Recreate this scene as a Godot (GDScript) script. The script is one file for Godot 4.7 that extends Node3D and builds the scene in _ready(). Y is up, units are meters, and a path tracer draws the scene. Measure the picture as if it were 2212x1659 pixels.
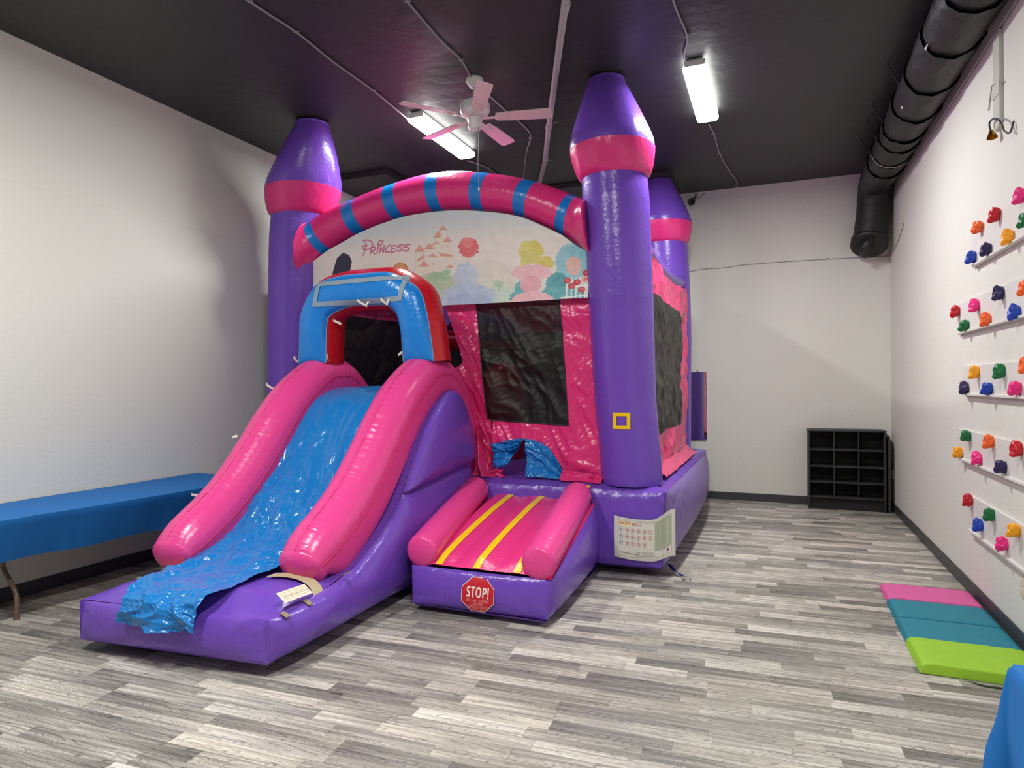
extends Node3D
# An indoor party room with a purple and pink inflatable castle with a slide. Metres, y up; the eye stands at (0, 1.6, 0).

const XL := -5.34     # left wall
const XR := 1.376     # right wall
const ZB := -9.35     # back wall
const ZF := 4.6       # wall behind the eye
const HC := 4.28      # ceiling

var taken := {}
var M := {}
var nA := FastNoiseLite.new()
var nR := FastNoiseLite.new()
var nF := FastNoiseLite.new()
var nS := FastNoiseLite.new()
var rng := RandomNumberGenerator.new()


func _ready() -> void:
	rng.seed = 7
	# ---- camera, surroundings, exposure, lamps ----
	var cam := Camera3D.new()
	cam.name = "camera"
	cam.keep_aspect = Camera3D.KEEP_HEIGHT
	cam.fov = 2.0 * rad_to_deg(atan(1659.0 / 2.0 / 1393.53))
	cam.near = 0.05
	cam.far = 60.0
	cam.basis = Basis(Vector3.UP, 0.385) * Basis(Vector3.RIGHT, 0.001) * Basis(Vector3.BACK, -0.0059)
	cam.position = Vector3(0, 1.6, 0)
	add_child(cam)
	cam.current = true
	var we := WorldEnvironment.new()
	we.name = "environment"
	var env := Environment.new()
	env.background_mode = Environment.BG_COLOR
	env.background_color = Color(0, 0, 0)
	env.tonemap_mode = Environment.TONE_MAPPER_LINEAR
	env.tonemap_exposure = 0.96
	env.sdfgi_enabled = true
	env.ssao_enabled = true
	env.ssil_enabled = true
	we.environment = env
	add_child(we)
	var lamp_energy := 11.5      # the area light of a fixture; the tubes differ in age
	var lens_glow := 14.0         # what the eye sees of each diffuser
	nA.seed = 3; nA.noise_type = FastNoiseLite.TYPE_SIMPLEX_SMOOTH; nA.frequency = 1.0; nA.fractal_octaves = 2
	nR.seed = 11; nR.noise_type = FastNoiseLite.TYPE_SIMPLEX_SMOOTH; nR.frequency = 1.0; nR.fractal_type = FastNoiseLite.FRACTAL_RIDGED; nR.fractal_octaves = 3
	nF.seed = 23; nF.noise_type = FastNoiseLite.TYPE_SIMPLEX_SMOOTH; nF.frequency = 1.0; nF.fractal_octaves = 3
	nS.seed = 31; nS.noise_type = FastNoiseLite.TYPE_SIMPLEX_SMOOTH; nS.frequency = 1.0; nS.fractal_type = FastNoiseLite.FRACTAL_RIDGED; nS.fractal_octaves = 1
	make_materials(lens_glow)
	# ---- the room ----
	room()
	floor_planks()
	# ---- the castle ----
	castle()
	# ---- the rest ----
	for p in [[-3.225, -6.07, "lit fluorescent ceiling lamp partly behind the fan blade, left of the two in view", "", 0.95], [-0.585, -6.07, "lit fluorescent ceiling lamp right of the tall castle tower, away from the fan", "", 0.95],
			[-3.1, -1.5, "fluorescent ceiling lamp in the near row, on the slide side", "", 1.0], [-0.75, -1.5, "fluorescent ceiling lamp in the near row, on the climbing wall side", "", 0.85]]:
		ceiling_lamp(p[0], p[1], p[2], p[3], lamp_energy * p[4])
	ceiling_fan()
	ceiling_runs()
	air_duct()
	wall_fittings()
	climbing_wall()
	cubby_shelf()
	folding_mat()
	tables()


# ---------------------------------------------------------------- helpers
class MB:   # collects triangles of one part
	var v := PackedVector3Array()
	var n := PackedVector3Array()
	var uv := PackedVector2Array()
	var idx := PackedInt32Array()

	func vert(p: Vector3, nn: Vector3, t := Vector2.ZERO) -> int:
		v.append(p); n.append(nn); uv.append(t)
		return v.size() - 1

	# f(u, v) -> point; u runs to the right and v up, seen from the side that faces out
	func grid(f: Callable, nu: int, nv: int, wrap_u := false, wrap_v := false, us := Vector2.ONE, uo := Vector2.ZERO) -> MB:
		var b := v.size()
		var w := nu + 1
		var pts := PackedVector3Array()
		pts.resize(w * (nv + 1))
		for j in nv + 1:
			for i in w:
				pts[j * w + i] = f.call(float(i) / nu, float(j) / nv)
		for j in nv + 1:
			for i in w:
				var i0 := i - 1; var i1 := i + 1; var j0 := j - 1; var j1 := j + 1
				if i0 < 0: i0 = nu - 1 if wrap_u else 0
				if i1 > nu: i1 = 1 if wrap_u else nu
				if j0 < 0: j0 = nv - 1 if wrap_v else 0
				if j1 > nv: j1 = 1 if wrap_v else nv
				var du := pts[j * w + i1] - pts[j * w + i0]
				var dv := pts[j1 * w + i] - pts[j0 * w + i]
				if du.length_squared() < 1e-12:
					du = pts[(j1 if j < nv else j0) * w + i1] - pts[(j1 if j < nv else j0) * w + i0]
				if dv.length_squared() < 1e-12:
					dv = pts[j1 * w + (i1 if i < nu else i0)] - pts[j0 * w + (i1 if i < nu else i0)]
				var nn := du.cross(dv)
				v.append(pts[j * w + i])
				n.append(nn.normalized() if nn.length_squared() > 1e-18 else Vector3.UP)
				uv.append(Vector2(float(i) / nu, 1.0 - float(j) / nv) * us + uo)
		for j in nv:
			for i in nu:
				var a := b + j * w + i
				idx.append_array(PackedInt32Array([a, a + w, a + w + 1, a, a + w + 1, a + 1]))
		return self

	func box(c: Vector3, s: Vector3, r := 0.004, bs := Basis()) -> MB:
		var h := s * 0.5
		r = minf(r, minf(h.x, minf(h.y, h.z)) * 0.98)
		var ax := [Vector3.RIGHT, Vector3.UP, Vector3.BACK]
		var at := {}
		for sx in [-1, 1]:
			for sy in [-1, 1]:
				for sz in [-1, 1]:
					var q := Vector3(sx, sy, sz)
					for k in 3:
						var p := q * (h - Vector3.ONE * r)
						p[k] = q[k] * h[k]
						var nn := Vector3.ZERO
						nn[k] = q[k]
						var k1 := (k + 1) % 3; var k2 := (k + 2) % 3
						at[[sx, sy, sz, k]] = vert(c + bs * p, bs * nn, Vector2(p[k1] / maxf(s[k1], 1e-6) + 0.5, p[k2] / maxf(s[k2], 1e-6) + 0.5))
		var quad := func(a: int, b2: int, c2: int, d: int) -> void:
			var fn := (v[b2] - v[a]).cross(v[c2] - v[a])
			var good := n[a] + n[b2] + n[c2] + n[d]
			if fn.dot(good) > 0.0:   # clockwise seen from outside
				idx.append_array(PackedInt32Array([a, c2, b2, a, d, c2]))
			else:
				idx.append_array(PackedInt32Array([a, b2, c2, a, c2, d]))
		for k in 3:
			for s0 in [-1, 1]:
				var g := []
				for t in [[-1, -1], [1, -1], [1, 1], [-1, 1]]:
					var q := [0, 0, 0]
					q[k] = s0; q[(k + 1) % 3] = t[0]; q[(k + 2) % 3] = t[1]
					g.append(at[[q[0], q[1], q[2], k]])
				quad.call(g[0], g[1], g[2], g[3])
		if r > 0.0:
			for k in 3:      # edges along axis k
				for t in [[-1, -1], [1, -1], [1, 1], [-1, 1]]:
					var q0 := [0, 0, 0]; var q1 := [0, 0, 0]
					var k1 := (k + 1) % 3; var k2 := (k + 2) % 3
					q0[k] = -1; q1[k] = 1
					q0[k1] = t[0]; q1[k1] = t[0]; q0[k2] = t[1]; q1[k2] = t[1]
					quad.call(at[[q0[0], q0[1], q0[2], k1]], at[[q1[0], q1[1], q1[2], k1]], at[[q1[0], q1[1], q1[2], k2]], at[[q0[0], q0[1], q0[2], k2]])
			for sx in [-1, 1]:
				for sy in [-1, 1]:
					for sz in [-1, 1]:
						var a: int = at[[sx, sy, sz, 0]]; var b3: int = at[[sx, sy, sz, 1]]; var c3: int = at[[sx, sy, sz, 2]]
						if (v[b3] - v[a]).cross(v[c3] - v[a]).dot(bs * Vector3(sx, sy, sz)) > 0.0:
							idx.append_array(PackedInt32Array([a, c3, b3]))
						else:
							idx.append_array(PackedInt32Array([a, b3, c3]))
		return self

	func tube(path: PackedVector3Array, rad: float, sides := 8, caps := true, radii := PackedFloat32Array()) -> MB:
		var m := path.size()
		var up := Vector3.UP
		var rings := []
		var side := Vector3.ZERO
		for i in m:
			var t := (path[mini(i + 1, m - 1)] - path[maxi(i - 1, 0)]).normalized()
			if side == Vector3.ZERO:
				side = t.cross(up if absf(t.y) < 0.9 else Vector3.RIGHT).normalized()
			else:
				side = (side - t * side.dot(t)).normalized()
			rings.append([path[i], side, side.cross(t).normalized(), radii[i] if radii.size() else rad])
		var f := func(u: float, w: float) -> Vector3:
			var k := clampi(roundi(w * (m - 1)), 0, m - 1)
			var a := -TAU * u
			return rings[k][0] + (rings[k][1] * cos(a) + rings[k][2] * sin(a)) * rings[k][3]
		grid(f, sides, m - 1, true)
		if caps:
			for e in [0, m - 1]:
				var t2: Vector3 = rings[e][1].cross(rings[e][2]) * (1.0 if e == 0 else -1.0)
				var out := (path[0] - path[1]).normalized() if e == 0 else (path[m - 1] - path[m - 2]).normalized()
				var c := vert(path[e], out)
				var first := v.size()
				for i in sides + 1:
					var a := TAU * i / sides
					vert(rings[e][0] + (rings[e][1] * cos(a) + rings[e][2] * sin(a)) * rings[e][3], out)
				for i in sides:
					if (v[first + i] - v[c]).cross(v[first + i + 1] - v[c]).dot(out) > 0.0:
						idx.append_array(PackedInt32Array([c, first + i + 1, first + i]))
					else:
						idx.append_array(PackedInt32Array([c, first + i, first + i + 1]))
		return self

	# prof: points (radius, height), bottom to top along the outside
	func lathe(prof: PackedVector2Array, seg := 32, c := Vector3.ZERO, lean = null, bs := Basis()) -> MB:
		var m := prof.size()
		var f := func(u: float, w: float) -> Vector3:
			var q := prof[clampi(roundi(w * (m - 1)), 0, m - 1)]
			var a := TAU * u
			var p := Vector3(sin(a) * q.x, q.y, cos(a) * q.x)
			if lean != null:
				p += lean.call(q.y)
			return c + bs * p
		return grid(f, seg, m - 1, true)

	# flat outline (counter-clockwise in x, y) pushed out along z, then moved by xf
	func prism(pts: PackedVector2Array, depth: float, xf := Transform3D()) -> MB:
		if Geometry2D.is_polygon_clockwise(pts):
			pts = pts.duplicate(); pts.reverse()
		var tri := Geometry2D.triangulate_polygon(pts)
		for e in [[depth * 0.5, 1.0], [-depth * 0.5, -1.0]]:
			var b := v.size()
			for p in pts:
				vert(xf * Vector3(p.x, p.y, e[0]), xf.basis * Vector3(0, 0, e[1]), p)
			for t in range(0, tri.size(), 3):
				var a := tri[t]; var b2 := tri[t + 1]; var c := tri[t + 2]
				var ccw := (pts[b2] - pts[a]).cross(pts[c] - pts[a]) > 0.0
				if ccw == (e[1] > 0.0):
					idx.append_array(PackedInt32Array([b + a, b + c, b + b2]))
				else:
					idx.append_array(PackedInt32Array([b + a, b + b2, b + c]))
		for i in pts.size():
			var p0 := pts[i]; var p1 := pts[(i + 1) % pts.size()]
			var nn := xf.basis * Vector3(p1.y - p0.y, p0.x - p1.x, 0).normalized()
			var a := vert(xf * Vector3(p0.x, p0.y, depth * 0.5), nn)
			vert(xf * Vector3(p1.x, p1.y, depth * 0.5), nn)
			vert(xf * Vector3(p1.x, p1.y, -depth * 0.5), nn)
			vert(xf * Vector3(p0.x, p0.y, -depth * 0.5), nn)
			idx.append_array(PackedInt32Array([a, a + 1, a + 2, a, a + 2, a + 3]))
		return self

	func ball(c: Vector3, s: Vector3, seg := 20, rings := 12, bs := Basis()) -> MB:
		var f := func(u: float, w: float) -> Vector3:
			var a := TAU * u; var b := PI * (w - 0.5)
			return c + bs * (Vector3(sin(a) * cos(b), sin(b), cos(a) * cos(b)) * s)
		return grid(f, seg, rings, true)

	func mesh() -> ArrayMesh:
		var a := []
		a.resize(Mesh.ARRAY_MAX)
		a[Mesh.ARRAY_VERTEX] = v
		a[Mesh.ARRAY_NORMAL] = n
		a[Mesh.ARRAY_TEX_UV] = uv
		a[Mesh.ARRAY_INDEX] = idx
		var m := ArrayMesh.new()
		m.add_surface_from_arrays(Mesh.PRIMITIVE_TRIANGLES, a)
		return m


func numbered(called: String) -> String:
	if not taken.has(called):
		taken[called] = 0
		return called
	taken[called] += 1
	return "%s_%03d" % [called, taken[called]]


func tag(o: Node3D, label: String, category: String, group := "", kind := "") -> Node3D:
	if label: o.set_meta("label", label)
	if category: o.set_meta("category", category)
	if group: o.set_meta("group", group)
	if kind: o.set_meta("kind", kind)
	return o


func thing(called: String, label: String, category: String, at := Vector3.ZERO, group := "") -> Node3D:
	var o := Node3D.new()
	o.name = numbered(called)
	o.position = at
	add_child(o)
	tag(o, label, category, group)
	return o


# commits a mesh given in room coordinates as one named part under parent (or at the root)
func part(called: String, mb: MB, mat: Material, parent: Node3D = null, local := false) -> MeshInstance3D:
	var o := MeshInstance3D.new()
	o.mesh = mb.mesh()
	o.material_override = mat
	if parent == null:
		o.name = numbered(called)
		add_child(o)
	else:
		o.name = called
		parent.add_child(o, true)
		if not local:
			var off := Vector3.ZERO
			var q: Node = parent
			while q is Node3D and q != self:
				off += (q as Node3D).position
				q = q.get_parent()
			o.position = -off
	return o


func struct(called: String, mb: MB, mat: Material, parent: Node3D = null) -> MeshInstance3D:
	var o := part(called, mb, mat, parent)
	if parent == null:
		o.set_meta("kind", "structure")
	return o


func smooth_path(pts: PackedVector3Array, per := 8) -> PackedVector3Array:
	var out := PackedVector3Array()
	for i in pts.size() - 1:
		var p0 := pts[maxi(i - 1, 0)]; var p3 := pts[mini(i + 2, pts.size() - 1)]
		for k in per:
			out.append(pts[i].cubic_interpolate(pts[i + 1], p0, p3, float(k) / per))
	out.append(pts[pts.size() - 1])
	return out


func spl(pts: Array, t: float) -> Vector2:   # smooth curve through points, t in 0..size-1
	var i := clampi(int(floor(t)), 0, pts.size() - 2)
	var p0: Vector2 = pts[maxi(i - 1, 0)]; var p1: Vector2 = pts[i]
	var p2: Vector2 = pts[i + 1]; var p3: Vector2 = pts[mini(i + 2, pts.size() - 1)]
	return p1.cubic_interpolate(p2, p0, p3, t - i)


func piece(pts: Array, x: float) -> float:   # piecewise-linear y of x through Vector2 points sorted by x
	for i in pts.size() - 1:
		if x <= pts[i + 1].x or i == pts.size() - 2:
			return lerpf(pts[i].y, pts[i + 1].y, clampf((x - pts[i].x) / maxf(pts[i + 1].x - pts[i].x, 1e-6), 0, 1))
	return pts[0].y


func V(x: float, y: float, z: float) -> Vector3:
	return Vector3(x, y, z)


func plain(c: Color, rough := 0.6, metal := 0.0) -> StandardMaterial3D:
	var m := StandardMaterial3D.new()
	m.albedo_color = c
	m.roughness = rough
	m.metallic = metal
	return m


func rgb(r: int, g: int, b: int) -> Color:
	return Color8(r, g, b)


func noise_tex(sz: int, freq: float, ridged: bool, strength: float, sd: int, oct := 4) -> NoiseTexture2D:
	var f := FastNoiseLite.new()
	f.seed = sd
	f.noise_type = FastNoiseLite.TYPE_SIMPLEX_SMOOTH
	f.frequency = freq
	f.fractal_octaves = oct
	if ridged: f.fractal_type = FastNoiseLite.FRACTAL_RIDGED
	var t := NoiseTexture2D.new()
	t.width = sz; t.height = sz
	t.seamless = true
	t.noise = f
	if strength > 0.0:
		t.as_normal_map = true
		t.bump_strength = strength
	return t


func bumped(m: StandardMaterial3D, t: Texture2D, amount: float, scale: float) -> StandardMaterial3D:
	m.normal_enabled = true
	m.normal_texture = t
	m.normal_scale = amount
	m.uv1_triplanar = true
	m.uv1_scale = Vector3.ONE * scale
	return m


func make_materials(glow: float) -> void:
	var crinkle := noise_tex(512, 0.012, true, 5.0, 5)
	var peel := noise_tex(512, 0.05, false, 3.0, 9, 2)
	var weave := noise_tex(256, 0.2, false, 4.0, 15, 2)
	M.wall = bumped(plain(rgb(222, 221, 213), 0.75), peel, 0.25, 1.1)
	M.ceiling = bumped(plain(rgb(46, 46, 47), 0.5), noise_tex(512, 0.02, false, 4.0, 19), 0.22, 0.5)
	M.base_strip = plain(rgb(62, 63, 66), 0.45)
	M.subfloor = plain(rgb(205, 200, 192), 0.6)
	M.lens = plain(Color.WHITE, 0.4)
	M.lens.emission_enabled = true
	M.lens.emission = Color(0.985, 0.99, 0.97)
	M.lens.emission_energy_multiplier = glow
	M.white_metal = plain(rgb(225, 225, 226), 0.4)
	for k in [["purple", rgb(114, 74, 188)], ["pink", rgb(228, 54, 130)], ["rail_pink", rgb(234, 72, 148)], ["blue", rgb(22, 128, 214)], ["red", rgb(190, 22, 34)], ["yellow", rgb(250, 208, 10)], ["faded", rgb(128, 104, 176)]]:
		M[k[0]] = bumped(plain(k[1], 0.26), crinkle, 0.3, 1.6)
	M.faded.roughness = 0.42
	M.pink_cloth = bumped(plain(rgb(228, 52, 124), 0.24), crinkle, 0.35, 1.3)
	M.pink_side = bumped(plain(rgb(232, 70, 130), 0.3), crinkle, 0.45, 1.6)
	M.blue_cloth = bumped(plain(rgb(28, 124, 200), 0.2), crinkle, 0.3, 1.2)
	M.seam_pink = plain(rgb(205, 40, 96), 0.4)
	M.seam_orange = plain(rgb(232, 78, 96), 0.4)
	M.seam_purple = plain(rgb(70, 42, 128), 0.5)
	M.seam_blue = plain(rgb(120, 150, 190), 0.5)
	M.mesh = bumped(plain(rgb(44, 43, 42), 0.55), weave, 0.5, 6.0)
	M.mesh_shiny = bumped(plain(rgb(48, 47, 46), 0.45), crinkle, 0.45, 1.6)
	M.mesh_clear = bumped(plain(Color(0.035, 0.033, 0.035, 0.86), 0.5), crinkle, 0.2, 1.0)
	M.mesh_clear.transparency = BaseMaterial3D.TRANSPARENCY_ALPHA
	M.tape = bumped(plain(rgb(140, 158, 176), 0.6), weave, 0.3, 5.0)
	M.tie = plain(rgb(226, 214, 206), 0.7)
	M.velcro = bumped(plain(rgb(190, 172, 140), 0.85), weave, 0.6, 8.0)
	M.tan = plain(rgb(150, 135, 108), 0.8)
	M.strap_blue = plain(rgb(30, 40, 130), 0.6)
	M.steel = plain(rgb(170, 168, 165), 0.35, 0.9)
	M.fan_blade = plain(rgb(238, 212, 212), 0.5)
	M.fan_white = plain(rgb(232, 228, 230), 0.35)
	M.cord = plain(rgb(150, 146, 148), 0.6)
	M.pvc = bumped(plain(rgb(176, 170, 172), 0.5), noise_tex(256, 0.03, false, 2.0, 33), 0.2, 3.0)
	M.black = plain(rgb(30, 30, 32), 0.5)
	M.duct = bumped(plain(rgb(34, 33, 34), 0.55), crinkle, 0.7, 2.0)
	M.duct_white = plain(rgb(200, 198, 196), 0.7)
	M.mirror = plain(Color(0.86, 0.87, 0.88), 0.02, 1.0)
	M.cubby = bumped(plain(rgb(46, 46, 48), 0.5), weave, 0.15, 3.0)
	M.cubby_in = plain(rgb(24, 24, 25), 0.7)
	M.board = bumped(plain(rgb(220, 217, 213), 0.65), peel, 0.2, 2.0)
	M.cloth_blue = bumped(plain(rgb(8, 108, 184), 0.7), weave, 0.25, 5.0)
	M.leg = plain(rgb(120, 100, 88), 0.4, 0.3)
	M.table_top = plain(rgb(190, 186, 178), 0.6)
	for k in [["mat_pink", rgb(214, 92, 156)], ["mat_teal", rgb(20, 124, 146)], ["mat_green", rgb(150, 196, 44)]]:
		M[k[0]] = bumped(plain(k[1], 0.55), weave, 0.25, 4.0)
	M.raceway = plain(rgb(196, 195, 186), 0.5)
	M.brass = plain(rgb(190, 140, 50), 0.28, 1.0)
	M.spring = plain(rgb(86, 88, 92), 0.4, 0.8)
	M.outlet = plain(rgb(214, 206, 184), 0.4)
	for k in [["red", rgb(196, 20, 36)], ["pink", rgb(242, 40, 134)], ["orange", rgb(250, 104, 42)], ["yellow", rgb(252, 168, 26)], ["navy", rgb(44, 32, 84)], ["blue", rgb(24, 66, 180)], ["green", rgb(14, 112, 62)]]:
		M["hold_" + k[0]] = plain(k[1], 0.38)


# ---------------------------------------------------------------- the room
func room() -> void:
	var t := 0.15
	var zc := (ZF + ZB) * 0.5
	var zl := ZF - ZB
	struct("wall_right", MB.new().box(V(XR + t / 2, HC / 2, zc), V(t, HC, zl + 2 * t), 0.0), M.wall)
	var wb := struct("wall_back", MB.new().box(V((XL + XR) / 2, HC / 2, ZB - t / 2), V(XR - XL, HC, t), 0.0), M.wall)
	struct("wall_front", MB.new().box(V((XL + XR) / 2, HC / 2, ZF + t / 2), V(XR - XL, HC, t), 0.0), M.wall)
	var wl := struct("wall_left", MB.new().box(V(XL - t / 2 - 0.012, HC / 2, zc), V(t, HC, zl + 2 * t), 0.0), M.wall)
	# lower boarding of the left wall stands a finger proud of the upper wall
	part("wall_panel", MB.new().box(V(XL - 0.006, 3.165 / 2, zc), V(0.012, 3.165, zl), 0.004), M.wall, wl)
	struct("ceiling", MB.new().box(V((XL + XR) / 2, HC + t / 2, zc), V(XR - XL + 0.3, t, zl + 0.3), 0.0), M.ceiling)
	struct("trim_1", MB.new().box(V(-4.88, HC - 0.035, -7.95), V(0.92, 0.07, 2.3), 0.004).box(V(-4.88, HC - 0.12, -8.35), V(0.92, 0.12, 1.5), 0.004), M.ceiling)
	struct("trim_2", MB.new().box(V(-2.8, HC - 0.03, -8.7), V(3.2, 0.06, 0.9), 0.004), M.ceiling)
	for b in [["baseboard_back", V((XL + XR) / 2, 0.053, ZB + 0.006), V(XR - XL, 0.106, 0.012)], ["baseboard_right", V(XR - 0.006, 0.053, zc), V(0.012, 0.106, zl)], ["baseboard_left", V(XL + 0.006, 0.053, zc), V(0.012, 0.106, zl)], ["baseboard_front", V((XL + XR) / 2, 0.053, ZF - 0.006), V(XR - XL, 0.106, 0.012)]]:
		struct(b[0], MB.new().box(b[1], b[2], 0.004), M.base_strip)


func wood_texture() -> ImageTexture:
	var w := 1024
	var h := 1024
	var strips := 8
	var data := PackedByteArray()
	data.resize(w * h * 3)
	var base := [0.72, 0.62, 0.79, 0.70, 0.58, 0.76, 0.65, 0.74]
	var slope := [0.10, 0.16, -0.12, -0.18, 0.12, 0.10, -0.14, -0.12]
	var k := 0
	for j in h:
		var s := j * strips / h
		var y := (float(j * strips) / h - s) - 0.5
		for i in w:
			var x := 1.4 * i / w
			var wob := nA.get_noise_2d(x * 1.6 + s * 17.3, y * 1.1 + s * 5.1)
			var hh := y * 1.15 + wob * 0.55
			var ring := sqrt(hh * hh + pow((x - 0.3 - 0.11 * s) * 0.42, 2.0)) * 13.0 + wob * 1.5
			var fr := absf(ring - floorf(ring) - 0.5) * 2.0
			var line := pow(fr, 7.0)
			var streak := nF.get_noise_2d(x * 3.2 + s * 31.0, y * 15.0 + s * 3.0)
			var broad := nA.get_noise_2d(x * 1.1 + s * 9.0, y * 3.0 + 40.0)
			var val: float = base[s] + slope[s] * (x - 0.7) * 1.4 + streak * 0.17 + broad * 0.15 - line * (0.27 + 0.25 * streak)
			val = clampf(val, 0.2, 0.97)
			data[k] = int(val * 250.0)
			data[k + 1] = int(val * 244.0)
			data[k + 2] = int(val * 236.0)
			k += 3
	return ImageTexture.create_from_image(Image.create_from_data(w, h, false, Image.FORMAT_RGB8, data))


func floor_planks() -> void:
	var t := 0.1
	var slab := struct("floor", MB.new().box(V((XL + XR) / 2, -0.0022 - t / 2, (ZF + ZB) / 2), V(XR - XL + 0.3, t, ZF - ZB + 0.3), 0.0), M.subfloor)
	var tex := wood_texture()
	var mats := []
	for c in [rgb(255, 253, 250), rgb(244, 241, 238), rgb(250, 246, 240), rgb(236, 232, 228)]:
		var m := plain(c, 0.42)
		m.albedo_texture = tex
		mats.append(m)
	var turn := Basis(Vector3.UP, 0.043)
	var pitch := 0.0935
	var rest := MB.new()
	var n := 0
	var row := 0
	var zr := -2.12
	# nearest rows first: the 300 planks that show largest are parts, the others one joined field
	while zr > ZB - 0.4:
		var x := -5.9 + rng.randf() * 0.6
		while x < 2.2:
			var ln := rng.randf_range(0.34, 0.76)
			if rng.randf() < 0.25: ln = 0.72
			n += plank(x, zr, ln, pitch, turn, rest, mats, slab, n)
			x += ln
		zr -= pitch
	zr = -2.12 + pitch
	while zr < ZF + 0.1:
		var x2 := -5.9 + rng.randf() * 0.6
		while x2 < 2.2:
			var l2 := rng.randf_range(0.34, 0.76)
			plank(x2, zr, l2, pitch, turn, rest, mats, slab, 1000)
			x2 += l2
		zr += pitch
	var f := part("plank_field", rest, mats[0], slab)
	f.set_meta("kind", "stuff")


func plank(x: float, zr: float, ln: float, pitch: float, turn: Basis, rest: MB, mats: Array, slab: Node3D, n: int) -> int:
	# clip to the room, in the turned frame (the rows run 2.5 degrees off the back wall)
	var a := turn * V(x, 0, zr - pitch / 2)
	var b := turn * V(x + ln, 0, zr - pitch / 2)
	var s := rng.randi() % 8
	var off := rng.randf() * 0.45
	var mi := rng.randi() % 4
	if b.x < XL + 0.02 or a.x > XR - 0.02 or a.z < ZB - 0.02 or a.z > ZF - 0.02:
		return 0
	var x0 := x
	var x1 := x + ln
	if a.x < XL: x0 += (XL - a.x)
	if b.x > XR: x1 -= (b.x - XR)
	var g := 0.0005
	var c := turn * V((x0 + x1) / 2, -0.003, zr - pitch / 2)
	# hidden under the castle: leave out of the parts
	var shown: bool = n < 300 and not (c.z < -5.3 and c.x < -1.2) and not (c.x < -2.8 and c.x > -3.85 and c.z < -2.9) and not (c.z < -4.1 and c.x < -1.5)
	# outside the picture, left and right of the eye
	if shown:
		var d := c - V(0, 1.6, 0)
		var q := Basis(Vector3.UP, 0.385).inverse() * d
		shown = q.z < -0.3 and absf(q.x / q.z) < 0.86 and absf(q.y / q.z) < 0.66
	var mb := MB.new() if shown else rest
	var first := mb.v.size()
	mb.box(c, V(x1 - x0 - g * 2, 0.006, pitch - g * 2), 0.0012 if shown else 0.0, turn)
	var inv := turn.inverse()
	for i in range(first, mb.v.size()):
		var p := inv * mb.v[i]
		mb.uv[i] = Vector2(off + (p.x - x) / 1.4, (s + clampf((p.z - (zr - pitch)) / pitch, 0.02, 0.98)) / 8.0)
	if shown:
		part("plank", mb, mats[mi], slab)
		return 1
	return 0


# ---------------------------------------------------------------- the inflatable castle
const DECK := 0.74

func bulge(a: float) -> float:
	return maxf(0.0, 1.0 - (2.0 * a - 1.0) * (2.0 * a - 1.0))


# a panel between four corners (seen from outside: bottom left, bottom right, top right, top left) blown out along its normal
func puff(mb: MB, bl: Vector3, br: Vector3, tr: Vector3, tl: Vector3, amount: float, nu := 40, nv := 20, ripple := 0.004) -> MB:
	var nrm := (br - bl).cross(tl - bl).normalized()
	var sz := maxf(bl.distance_to(br), bl.distance_to(tl))
	var f := func(u: float, w: float) -> Vector3:
		var p := bl.lerp(br, u).lerp(tl.lerp(tr, u), w)
		var b := pow(bulge(u), 0.45) * pow(bulge(w), 0.62)
		var edge := (1.0 - bulge(u)) + (1.0 - bulge(w))
		return p + nrm * (amount * b + ripple * minf(1.0, b * 4.0) * nA.get_noise_3dv(p * 9.0) * edge)
	return mb.grid(f, nu, nv)


func sl(x: float, y: float, z: float) -> Vector3:   # the slide stands five degrees askew to the room
	return Vector3(x, y, z - 0.095 * (x + 3.33))


func castle() -> void:
	var root := thing("inflatable_castle", "purple and pink inflatable bounce castle with three visible towers, a blue slide and a step", "bounce castle", V(-3.02, 0, -7.1))
	castle_base(root)
	castle_tower(root, [Vector2(-1.150, -5.62), Vector2(-1.21, -5.63), Vector2(-1.245, -5.63), Vector2(-1.29, -5.62), Vector2(-1.345, -5.56)], 1.0)
	castle_tower(root, [Vector2(-4.88, -5.62), Vector2(-4.84, -5.62), Vector2(-4.79, -5.61), Vector2(-4.69, -5.56), Vector2(-4.33, -5.32)], 1.04)
	castle_tower(root, [Vector2(-1.235, -8.5), Vector2(-1.235, -8.5), Vector2(-1.24, -8.5), Vector2(-1.29, -8.5), Vector2(-1.36, -8.47)], 0.96)
	castle_tower(root, [Vector2(-4.86, -8.5), Vector2(-4.85, -8.5), Vector2(-4.82, -8.5), Vector2(-4.77, -8.5), Vector2(-4.7, -8.47)], 0.96)
	castle_arch(root)
	castle_banner(root)
	castle_front(root)
	castle_sides(root)
	castle_slide(root)
	castle_step(root)
	castle_marks(root)


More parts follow.
